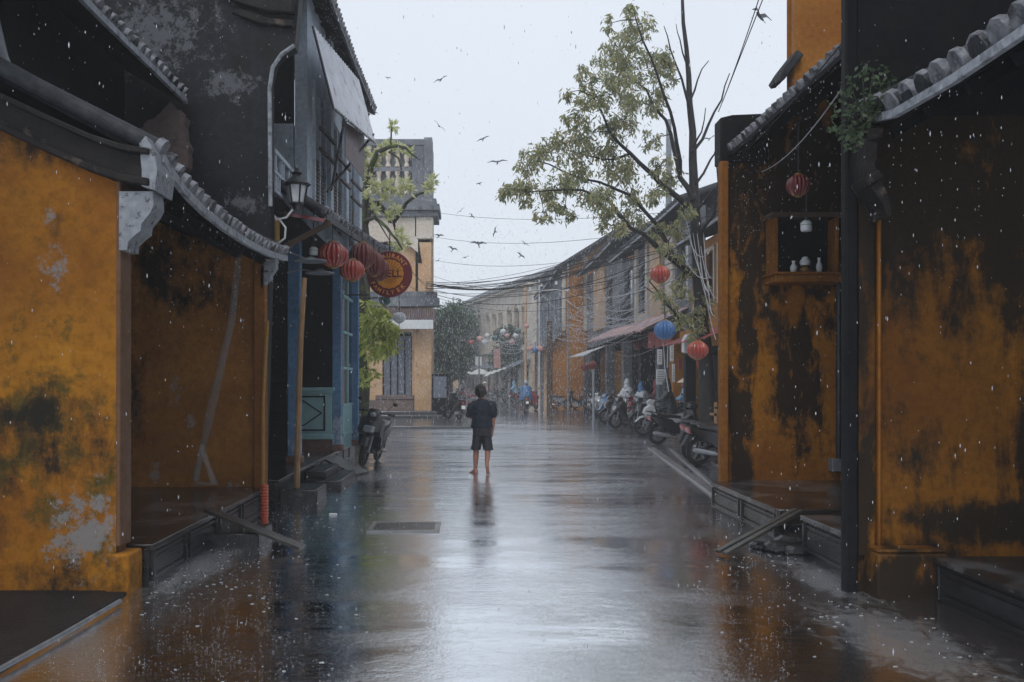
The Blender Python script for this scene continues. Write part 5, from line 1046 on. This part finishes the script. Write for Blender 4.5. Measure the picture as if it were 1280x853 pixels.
    m = MB(); m.tube([(-.05, .06, .20), (-.12, .2, .012)], .012, 6); m.tube([(-.08, .15, .30), (-.10, .28, .28)], .012, 6); m.tube([(-.08, -.15, .30), (-.10, -.28, .28)], .012, 6); B(m, 'stand', 'iron')
    return t
g = lambda px, Y: ((px - VX) / F * Y, Y, 0)
scooter(g(462, 17.9), -97, 'bikeblack', 'black scooter parked alone beside the blue house, front wheel towards the near road', lean=-11)
scooter((g(567, 36.5)[0], 36.5, .1), 112, 'bikeblack', 'black scooter standing on the pavement beside the notice board', lean=6)
scooter(g(657, 49.5), 92, 'bikeblack', 'black motorbike ridden away by the person in a blue raincoat', cub=True)
scooter(g(830, 27.0), 172, 'bikewhite', 'white scooter ridden by the hooded person in dark raincoat')
scooter(g(893, 18.8), 25, 'bikeblack', 'black motorbike nearest the right wall edge, silver exhaust showing', cub=True, lean=7, plate=False)
scooter((g(902, 17.9)[0], 17.7, 0), 18, 'bikeblack', 'black motorbike half hidden by the right wall edge', cub=True, lean=7, plate=False)
scooter(g(787, 31.5), -150, 'bikeblack', 'black scooter in front of the pale poncho huddle', lean=5)
scooter(g(801, 33.5), -165, 'bikered', 'dark red motorbike behind the black scooter, half covered', cub=True, lean=5)
scooter(g(752, 43.0), -120, 'bikewhite', 'white scooter parked farthest left by the right-hand awnings', lean=5)
scooter(g(741, 45.5), -100, 'bikeblack', 'black scooter squeezed behind the white one by the short steel post', lean=5)
scooter(g(766, 39.0), -140, 'bikeblue', 'blue scooter between the white scooter and the black one', lean=5)
scooter(g(853, 29.5), 165, 'bikegrey', 'grey scooter bearing the person in a conical hat')
scooter(g(818, 34.0), 170, 'bikered', 'red scooter under the person in the red poncho')
scooter(g(641, 74.0), 185, 'bikegrey', 'grey motorbike under the distant pale blue raincoat rider', cub=True)
scooter(g(664, 52.5), 60, 'bikered', 'small red motorbike just beyond the blue raincoat rider')
for i, (px, Y) in enumerate(((573, 78), (580, 82), (586, 76), (596, 84), (604, 78), (617, 86), (624, 80), (632, 88), (649, 70), (562, 66))):
    scooter(g(px, Y), 100 + i * 37, ('bikeblack', 'bikegrey', 'bikered')[i % 3], 'small dim motorbike parked in the far hazy street', group='far parked motorbikes', detail=False)
scooter(g(706, 54.0), 10, 'bikegrey', 'grey motorbike parked against the orange porch wall', cub=True)
scooter(g(722, 53.6), 170, 'bikeblack', 'black motorbike parked against the orange porch wall', cub=True)

scooter(g(776, 35.0), -170, 'bikeblack', 'black scooter wedged between the blue scooter and the pale poncho huddle', lean=5)
scooter(g(760, 41.0), -110, 'bikeblack', 'black motorbike just behind the white scooter, front wheel turned to the road', cub=True, lean=5)
scooter(g(812, 30.5), -150, 'bikeblack', 'black motorbike close behind the white scooter of the dark-coated rider', cub=True, lean=5)
scooter(g(846, 23.5), 20, 'bikeblack', 'black motorbike standing before the dark square lamp post', cub=True, lean=6, plate=False)
# ================================================================ people
def remesh(o, vox, sm=3):
    r = o.modifiers.new('remesh', 'REMESH'); r.mode = 'VOXEL'; r.voxel_size = vox; r.use_smooth_shade = True
    s = o.modifiers.new('smooth', 'SMOOTH'); s.factor = .5; s.iterations = sm
V = Vector
def foot(m, ank, d, toe=0., L=.24):
    ank = V(ank); d = V(d).normalized(); s = d.cross(V((0, 0, 1))).normalized(); heel = ank + V((0, 0, -.055)) - d * .045; ball = heel + d * L * .68 + V((0, 0, -.012 + toe)); tip = heel + d * L + V((0, 0, -.018 + toe))
    m.limb([ank, heel], [.038, .036]); m.limb([ank - V((0, 0, .01)), ball + V((0, 0, .008))], [.040, .030]); m.limb([heel, ball - s * .015], [.034, .032]); m.limb([heel, ball + s * .02], [.034, .03])
    for k, (o_, r, l) in enumerate(((-.030, .015, 1.0), (-.008, .012, .97), (.010, .011, .93), (.026, .010, .88), (.040, .010, .82))):
        m.cap(ball + s * o_, heel + d * L * l + s * o_ * 1.1 + V((0, 0, tip.z - heel.z)), r, r * .85)
def hand(m, wr, d, palm, curl=.35, s=1):
    wr = V(wr); d = V(d).normalized(); palm = V(palm); palm = (palm - d * palm.dot(d)).normalized(); w_ = d.cross(palm) * s
    kn = wr + d * .085
    for o_ in (-.026, -.009, .009, .026): m.cap(wr + w_ * o_ * .6, kn + w_ * o_, .017, .014)
    for o_, l in ((-.030, .072), (-.010, .082), (.010, .076), (.029, .060)):
        p0 = kn + w_ * o_; d1 = (d + palm * curl).normalized(); d2 = (d + palm * curl * 2.6).normalized(); p1 = p0 + d1 * l * .5; p2 = p1 + d2 * l * .5; m.limb([p0, p1, p2], [.0095, .009, .0075])
    b = wr + d * .025 - w_ * .028; t1 = b + (d * .6 - w_ * .6 + palm * .35).normalized() * .04; m.limb([b, t1, t1 + (d + palm * .4).normalized() * .03], [.013, .011, .009])
def head(m, c, f, r=.1):     # c centre, f facing
    c = V(c); f = V(f).normalized(); s = f.cross(V((0, 0, 1))).normalized()
    m.limb([c + V((0, 0, .03)) - f * .012, c + V((0, 0, .0)) + f * .01], [r * .88, r * .80]); m.limb([c + V((0, 0, .01)), c + f * .045 + V((0, 0, -.075))], [r * .72, r * .38])
    m.cap(c + f * .082 + V((0, 0, .01)), c + f * .105 + V((0, 0, -.022)), .010, .015)
    for k in (-1, 1):
        m.cap(c + s * k * .082 + V((0, 0, .005)), c + s * k * .086 + V((0, 0, -.03)) , .018, .012); m.cap(c + s*k*.032 + f * .075 + V((0, 0, .028)), c + s*k*.012 + f * .082 + V((0, 0, .027)), .012, .01)
    m.cap(c + f * .080 - s * .018 + V((0, 0, -.050)), c + f * .080 + s * .018 + V((0, 0, -.050)), .010, .010)
# ---- the walker
px_ = thing('person', (.18, 15.85, 0), 'barefoot person in navy shirt and dark shorts walking away alone in the rain', 'person')
m = MB()
hp = .80; m.limb([(0, 0, hp), (0, -.01, 1.0), (0, .0, 1.22)], [.12, .115, .125]); m.limb([(-.13, 0, 1.24), (.13, 0, 1.24)], [.07, .07])
m.limb([(0, .0, 1.25), (0, .02, 1.36), (0, .03, 1.42)], [.058, .052, .05]); head(m, (-.02, .06, 1.485), (-.12, 1, -.15), .090)
L = [(-.08, .0, .80), (-.10, .07, .44), (-.115, .07, .078)]; m.limb(L, [.088, .055, .036]); m.limb([(-.102, .06, .40), (-.108, .045, .28), (-.114, .06, .10)], [.050, .052, .034]); foot(m, L[-1], (-.35, 1, 0))
Rr = [(.08, .0, .80), (.105, .04, .46), (.075, -.20, .20)]; m.limb(Rr, [.088, .055, .036]); m.limb([(.109, .04, .42), (.095, -.07, .33), (.078, -.19, .22)], [.050, .052, .034])
a = V((.075, -.20, .20)); m.limb([a, a + V((0, -.035, -.045))], [.038, .033]); m.limb([a + V((0, -.03, -.045)), a + V((.02, .02, -.165))], [.034, .030]); m.limb([a, a + V((.01, .06, -.11))], [.036, .028])
for k in range(5): m.cap(a + V((-.01 + k * .016, .03, -.175)), a + V((-.012 + k * .018, .075 - k * .006, -.186)), .0105, .009)
m.limb([(-.185, 0, 1.25), (-.235, -.05, 1.04), (-.14, .18, .98)], [.052, .042, .030]); hand(m, (-.14, .18, .98), (.55, .8, .1), (0, 0, 1), .5, 1)
m.limb([(.185, 0, 1.25), (.205, -.02, 1.00), (.195, .03, .78)], [.052, .040, .027]); hand(m, (.195, .03, .78), (-.05, .08, -1), (-1, .3, 0), .3, 1)
b = m.build('body', M['skin'], px_, local=True); remesh(b, .0075, 2)
m = MB(); m.tube([(0, -.005, .835), (0, -.005, .85), (0, -.01, .98), (0, -.01, 1.10), (0, -.005, 1.20), (0, .0, 1.27), (0, .01, 1.315), (0, .015, 1.35)], [(.198, .14), (.20, .145), (.185, .14), (.178, .135), (.185, .13), (.175, .115), (.12, .085), (.062, .065)], 28, side=(1, 0, 0))
m.limb([(-.15, 0, 1.255), (-.195, 0, 1.235), (-.24, -.045, 1.06)], [.066, .064, .064]); m.limb([(.15, 0, 1.255), (.195, 0, 1.235), (.218, -.03, 1.05)], [.066, .064, .062])
b = m.build('shirt', M['navy'], px_, local=True); remesh(b, .010, 4)
tx = bpy.data.textures.new('folds', 'CLOUDS'); tx.noise_scale = .09
dm = b.modifiers.new('folds', 'DISPLACE'); dm.texture = tx; dm.strength = .045; dm.mid_level = .5
m = MB(); m.tube([(0, -.005, .92), (0, -.005, .86), (0, -.01, .78), (0, -.01, .70)], [(.150, .115), (.160, .125), (.172, .13), (.168, .12)], 24, side=(1, 0, 0))
m.tube([(-.075, .0, .78), (-.088, .02, .62), (-.108, .045, .44), (-.108, .045, .425)], [(.088, .12), (.088, .105), (.092, .10), (.088, .095)], 20, side=(1, 0, 0)); m.tube([(.075, .0, .78), (.09, .01, .62), (.112, .02, .445), (.112, .02, .43)], [(.088, .12), (.088, .105), (.092, .10), (.088, .095)], 20, side=(1, 0, 0))
b = m.build('shorts', M['shorts'], px_, local=True); remesh(b, .010, 3); dm = b.modifiers.new('folds', 'DISPLACE'); dm.texture = tx; dm.strength = .035; dm.mid_level = .5
m = MB(); m.cap((-.02, .055, 1.52), (-.02, .045, 1.500), .098, .098); m.cap((-.02, .02, 1.49), (-.02, .01, 1.43), .084, .07); m.cap((-.085, .04, 1.5), (-.085, .03, 1.44), .04, .035); m.cap((.045, .04, 1.5), (.045, .03, 1.44), .04, .035)
b = m.build('hair', M['hair'], px_, local=True); remesh(b, .009, 2); tx2 = bpy.data.textures.new('tufts', 'CLOUDS'); tx2.noise_scale = .025; dm = b.modifiers.new('tufts', 'DISPLACE'); dm.texture = tx2; dm.strength = .035
m = MB(); m.cap((.055, .03, 1.41), (.062, .07, 1.47), .012, .012); m.build('mask_strap', M['white'], px_, local=True)
px_.rotation_euler = (0, 0, R(3))

def rider(loc, yaw, coat, label, hood=None, hat=None, helmet=None, trousers='raindark', bulky=1.0, seat=.84, vox=.014, skirt=True, reach=.36):
    """seated figure in a raincoat, x forward, on a motorbike seat"""
    t = thing('person', loc, label, 'person', rot=(0, 0, R(yaw)))
    k = bulky; m = MB(); sx = -.18
    m.limb([(sx, 0, seat + .06), (sx + .02, 0, seat + .30), (sx + .07, 0, seat + .52)], [.13, .12, .13]); m.limb([(sx+.07, -.13, seat+.53), (sx+.07, .13, seat+.53)], [.065, .065]); m.limb([(sx+.08, 0, seat+.55), (sx+.10, 0, seat+.66)], [.055, .05]); head(m, (sx + .12, 0, seat + .75), (1, 0, -.05), .1)
    for s in (-1, 1):
        m.limb([(sx, s*.09, seat+.06), (sx+.36, s*.14, seat-.02), (sx+.30, s*.15, .34)], [.085, .06, .04]); foot(m, (sx+.30, s*.15, .335), (1, s*.1, 0))
        m.limb([(sx+.08, s*.18, seat+.51), (sx+.20, s*.26, seat+.30), (sx+reach+.02, s*.27, seat+.24)], [.05, .042, .03]); hand(m, (sx+reach+.02, s*.27, seat+.24), (1, 0, -.15), (0, 0, -1), .6, s)
    b = m.build('body', M['skin'], t, local=True); remesh(b, .010, 2)
    m = MB()
    for s in (-1, 1): m.limb([(sx, s*.09, seat+.06), (sx+.36, s*.14, seat-.02), (sx+.30, s*.15, .40)], [.10, .078, .062])
    b = m.build('trousers', M[trousers], t, local=True); remesh(b, vox, 3)
    m = MB(); m.tube([(sx-.03, 0, seat-.16 if skirt else seat), (sx-.01, 0, seat+.10), (sx+.02, 0, seat+.32), (sx+.07, 0, seat+.50), (sx+.09, 0, seat+.60), (sx+.10, 0, seat+.65)], [(.27*k, .22*k), (.23*k, .20*k), (.205*k, .165*k), (.22*k, .14*k), (.14, .10), (.08, .08)], 24, side=(0, 1, 0))
    for s in (-1, 1): m.limb([(sx+.08, s*.17, seat+.51), (sx+.20, s*.27, seat+.30), (sx+reach-.02, s*.27, seat+.245)], [.085*k, .08*k, .06])
    b = m.build('raincoat', M[coat], t, local=True); remesh(b, vox, 4); dm = b.modifiers.new('folds', 'DISPLACE'); dm.texture = tx; dm.strength = .045; dm.mid_level = .5
    c = V((sx + .12, 0, seat + .77))
    if hood: m = MB(); m.limb([c + V((-.02, 0, .02)), c + V((-.03, 0, .10)), c + V((-.02, 0, .19 if hood == 'rainwhite' else .10))], [.13, .10, .02 if hood == 'rainwhite' else .08]); m.limb([c + V((-.03, 0, -.02)), c + V((-.03, 0, -.14))], [.125, .15]); b = m.build('hood', M[hood], t, local=True); remesh(b, vox, 2)
    if hat: m = MB(); m.lathe([(.235, -.0), (.23, .012), (.12, .09), (.01, .165), (.001, .165)], c + V((0, 0, .03)), 28); m.lathe([(.01, .0), (.235, .0)], c + V((0, 0, .03)), 28); m.build('conical_hat', M['hatstraw'], t, local=True, smooth=60)
    if helmet: m = MB(); m.ell(c + V((-.005, 0, .045)), (.135, .125, .12), 20, 12); hm = m.build('helmet', M[helmet], t, local=True, smooth=60); m = MB(); m.ell(c + V((.06, 0, .02)), (.085, .10, .05), 14, 8); m.build('visor', M['glassd'], hm, local=True, smooth=60)
    return t
rider(g(657, 49.5), 92, 'rainblue', 'motorbike rider in blue raincoat and white helmet seen from behind', helmet='bikewhite', bulky=1.4)
rider(g(830, 27.0), 172, 'raindark', 'rider in dark hooded raincoat sitting on the white scooter', hood='raindark')
rider(g(853, 29.5), 165, 'rainpale', 'person in pale blue poncho and conical straw hat', hat=True, bulky=1.1)
rider(g(818, 34.0), 170, 'rainred', 'person wrapped in a red poncho behind the dark-coated rider', hood='rainred', bulky=1.1)
rider((g(779, 36)[0], 35.5, 0), 200, 'rainwhite', 'person under a pointed translucent white hood among the scooters', hood='rainwhite', bulky=1.45)
rider((g(801, 33.2)[0], 33.5, 0), 195, 'rainwhite', 'person in grey white poncho with bowed back on the dark red motorbike', hood='rainblue', bulky=1.35, seat=.72)
rider(g(641, 74.0), 185, 'rainpale', 'distant rider in pale blue pointed raincoat crossing the far street', hood='rainpale', bulky=1.2, vox=.02)
def stander(loc, yaw, coat, label, hat=False):
    t = thing('person', loc, label, 'person', rot=(0, 0, R(yaw))); m = MB()
    m.limb([(0, 0, .85), (0, 0, 1.28)], [.12, .13]); m.limb([(0, -.13, 1.30), (0, .13, 1.30)], [.065, .065]); m.limb([(0, 0, 1.3), (.02, 0, 1.43)], [.055, .05]); head(m, (.03, 0, 1.52), (1, 0, 0), .1)
    for s in (-1, 1): m.limb([(0, s*.09, .85), (.02, s*.10, .46), (0, s*.10, .08)], [.085, .055, .036]); foot(m, (0, s*.10, .08), (1, s*.2, 0)); m.limb([(0, s*.18, 1.30), (.02, s*.24, 1.03), (.12, s*.22, .82)], [.05, .042, .03]); hand(m, (.12, s*.22, .82), (.4, 0, -1), (0, -s, 0), .3, s)
    b = m.build('body', M['skin'], t, local=True); remesh(b, .010, 2)
    m = MB(); m.tube([(0, 0, .55), (0, 0, .85), (0, 0, 1.15), (0, 0, 1.33), (.01, 0, 1.42)], [(.26, .2), (.2, .16), (.18, .14), (.19, .12), (.07, .07)], 24, side=(0, 1, 0))
    for s in (-1, 1): m.limb([(0, s*.17, 1.30), (.02, s*.25, 1.04), (.09, s*.23, .90)], [.085, .08, .06])
    b = m.build('poncho', M[coat], t, local=True); remesh(b, .02, 3)
    m = MB(); m.limb([(.0, 0, 1.55), (-.02, 0, 1.48)], [.108, .095]); b = m.build('hair', M['hair'], t, local=True)
    if hat: m = MB(); m.lathe([(.235, -.0), (.23, .012), (.12, .09), (.01, .165)], (.03, 0, 1.56), 28); m.build('conical_hat', M['hatstraw'], t, local=True, smooth=60)
stander(g(606, 82), -90, 'pinklant', 'distant person in a pink poncho and conical hat behind the walker', True)
# market umbrellas and awnings far down the street
def umbrella(px, Y, py, wpx, label, tilt=0):
    b = V(g(px, Y)); z = W(0, py, Y).z; r = wpx / 2 / F * Y; t = thing('market_umbrella', b, label, 'umbrella')
    m = MB(); m.lathe([(r, -.25*r), (r*.98, -.22*r), (r*.6, .12*r), (.02, .32*r)], b + V((0, 0, z)), 8); m.build('canopy', M['canvas'], t, smooth=0)
    m = MB(); m.tube([b, b + V((0, 0, z + .3*r))], .03, 8); m.build('pole', M['steel'], t)
umbrella(600, 74, 465, 26, 'wide pale market umbrella far down the street'); umbrella(583, 82, 466, 17, 'smaller pale umbrella left of the wide far one')
m = MB(); m.sheet(W(604, 472, 70), W(632, 461, 70), W(636, 459, 72), W(610, 466, 72), 14, 3, .03, .04, 4); tag(m.build('canvas_awning', M['canvas']), 'slanting pale canvas awning beside the far market umbrella', 'awning')
m = MB(); c = W(592, 484, 79); m.box(c.x - .6, c.x + .6, 78.6, 79.4, .0, .9); m.box(c.x - .65, c.x + .65, 78.55, 79.45, .9, .96); tag(m.build('vendor_cart', M['pink'], bev=.03), 'pinkish vendor cart standing below the wide far umbrella', 'cart')
m = MB(); m.sheet(W(617, 460, 66), W(626, 460, 66), W(625, 436, 66), W(617, 436, 66), 10, 4, .02, .03, 3); tag(m.build('hanging_cloth', M['pinklant']), 'pale pink cloth hanging over the far shopfront', 'cloth')
# ================================================================ rain
dm_ = NT('falling water'); dm_.p.inputs['Base Color'].default_value = (.7, .73, .77, 1); dm_.p.inputs['Roughness'].default_value = .15; dm_.p.inputs['Transmission Weight'].default_value = .5; M['water'] = dm_.m
M['rainfar'] = leafmat('falling rain streaks', (.80, .84, .90), (.82, .86, .92), (.84, .88, .94), .5)
M['foamy'] = pmat('pale rain foam', (.42, .44, .47), (.30, .31, .33), 20, .4)
m = MB(); random.seed(5)
def drop(p, r, k=1.5):
    p = V(p); vs = [p + V((0, 0, r*k))] + [p + V((math.cos(a)*r, math.sin(a)*r, 0)) for a in (0, 1.257, 2.513, 3.77, 5.027)] + [p - V((0, 0, r*k))]
    m.add(vs, [(0, 1+i, 1+(i+1) % 5) for i in range(5)] + [(6, 1+(i+1) % 5, 1+i) for i in range(5)])
for i in range(5200):
    Y = 3.0 + 17 * random.random() ** .8; x = random.uniform(-.56, .64) * Y; z = random.uniform(0.02, 1.65 + .45 * Y)
    drop((x, Y, z), random.choice((.0012, .0018, .0024, .003)), random.uniform(1.5, 5.0))
def drips(x, y0, y1, zf, sp, zl):
    y = y0
    while y < y1:
        if random.random() < .8:
            z = zf - random.uniform(0, .1); e_ = zf - random.uniform(.3, zl)
            while z > e_: drop((x + random.uniform(-.008, .008), y + random.uniform(-.01, .01), z), random.choice((.0018, .0024, .003, .004)), random.uniform(1.1, 4.0)); z -= random.uniform(.03, .22) * random.choice((.6, 1, 1.8))
        y += sp * random.uniform(.7, 1.3)
drips(3.42, 7.2, 12.4, 4.66, .10, 2.6); drips(3.04, 4.8, 6.8, 3.55, .2, 1.8); drips(-2.43, 7.1, 11.4, 3.15, .2, 1.6); drips(-1.9, 12.4, 19.2, 4.1, .13, 1.2); drips(-2.24, 12, 17, 7.75, .11, 3.4); drips(-1.95, 12.6, 16, 5.6, .1, 1.5)
drips(5.65, 29.5, 33, 3.4, .15, 1.5)
tag(m.build('rain', M['water'], smooth=60), 'falling raindrops and drips from the eaves', 'rain', kind='stuff')
m = MB()
for i in range(6500):
    Y = 4.2 + 26 * random.random() ** 1.7; x = random.uniform(-.5, .36) * Y
    if not (-2.6 < x < 3.1 + max(0, Y - 12) * .12): continue
    s = random.choice((.5, .8, 1.1)) * (1 if Y < 10 else 1.5)
    for k in range(3): drop((x + random.gauss(0, .02), Y + random.gauss(0, .02), random.uniform(.003, .035) * s), .0023 * s, random.uniform(.8, 1.8))
tag(m.build('splashes', M['water'], smooth=60), 'tiny splashes where rain hits the road', 'splashes', kind='stuff')
m = MB(); random.seed(31)
def fleck(x, y, a, b, th):
    n = 7; q = [random.uniform(.55, 1.1) for _ in range(n)]; o = random.uniform(-.5, .5)
    P = [(x + math.cos(2*math.pi*i/n + o) * a * q[i], y + math.sin(2*math.pi*i/n + o) * b * q[i]) for i in range(n)]; m.prism(P, 'z', .001, th)
for i in range(420):
    k = random.random()
    if k < .36: x, y = random.gauss(-2.15, .28), random.uniform(6.2, 11.0)
    elif k < .72: x, y = random.gauss(2.75, .33), random.uniform(4.6, 9.5)
    elif k < .82: x, y = random.gauss(-1.7, .5), random.gauss(16, 1.2)
    else: x, y = random.uniform(-2.4, -.6), random.uniform(4.5, 12)
    if x < -2.58 or x > 3.25: continue
    s = random.choice((.35, .5, .7, 1.1)); fleck(x, y, .014 * s, .008 * s, .003)
tag(m.build('foam', M['foamy'], smooth=0), 'flecks of white foam floating on the wet road', 'foam', kind='stuff')
m = MB(); random.seed(77)
for i in range(38000):
    Y = 32 + 95 * random.random() ** 1.1; x = random.uniform(-.12, .28) * Y; z = random.uniform(0, 12) * (.4 + .6 * random.random()); p = V((x, Y, z)); r = .0045 + Y * .00006; hl = random.uniform(.03, .08); d = .004
    m.v += [p + V((d, 0, hl)), p + V((r, 0, 0)), p + V((-r * .5, r * .87, 0)), p + V((-r * .5, -r * .87, 0)), p - V((d, 0, hl))]; n = len(m.v) - 5
    m.f += [(n, n+1, n+2), (n, n+2, n+3), (n, n+3, n+1), (n+4, n+2, n+1), (n+4, n+3, n+2), (n+4, n+1, n+3)]
tag(m.build('distant_rain', M['rainfar'], smooth=0), 'sheets of falling rain whitening the far street', 'rain', kind='stuff')
# ================================================================ haze
hm = bpy.data.materials.new('rain haze'); hm.use_nodes = True; ht = hm.node_tree; ht.nodes.clear(); ho = ht.nodes.new('ShaderNodeOutputMaterial'); hv = ht.nodes.new('ShaderNodeVolumePrincipled')
hv.inputs['Color'].default_value = (.93, .96, 1, 1); hv.inputs['Density'].default_value = .0021; hv.inputs['Anisotropy'].default_value = .1
ht.links.new(hv.outputs[0], ho.inputs['Volume']); M['haze'] = hm
m = MB(); m.box(-300, 300, -60, 460, -1.0, 14.5); tag(m.build('haze', hm, smooth=0), kind='stuff')
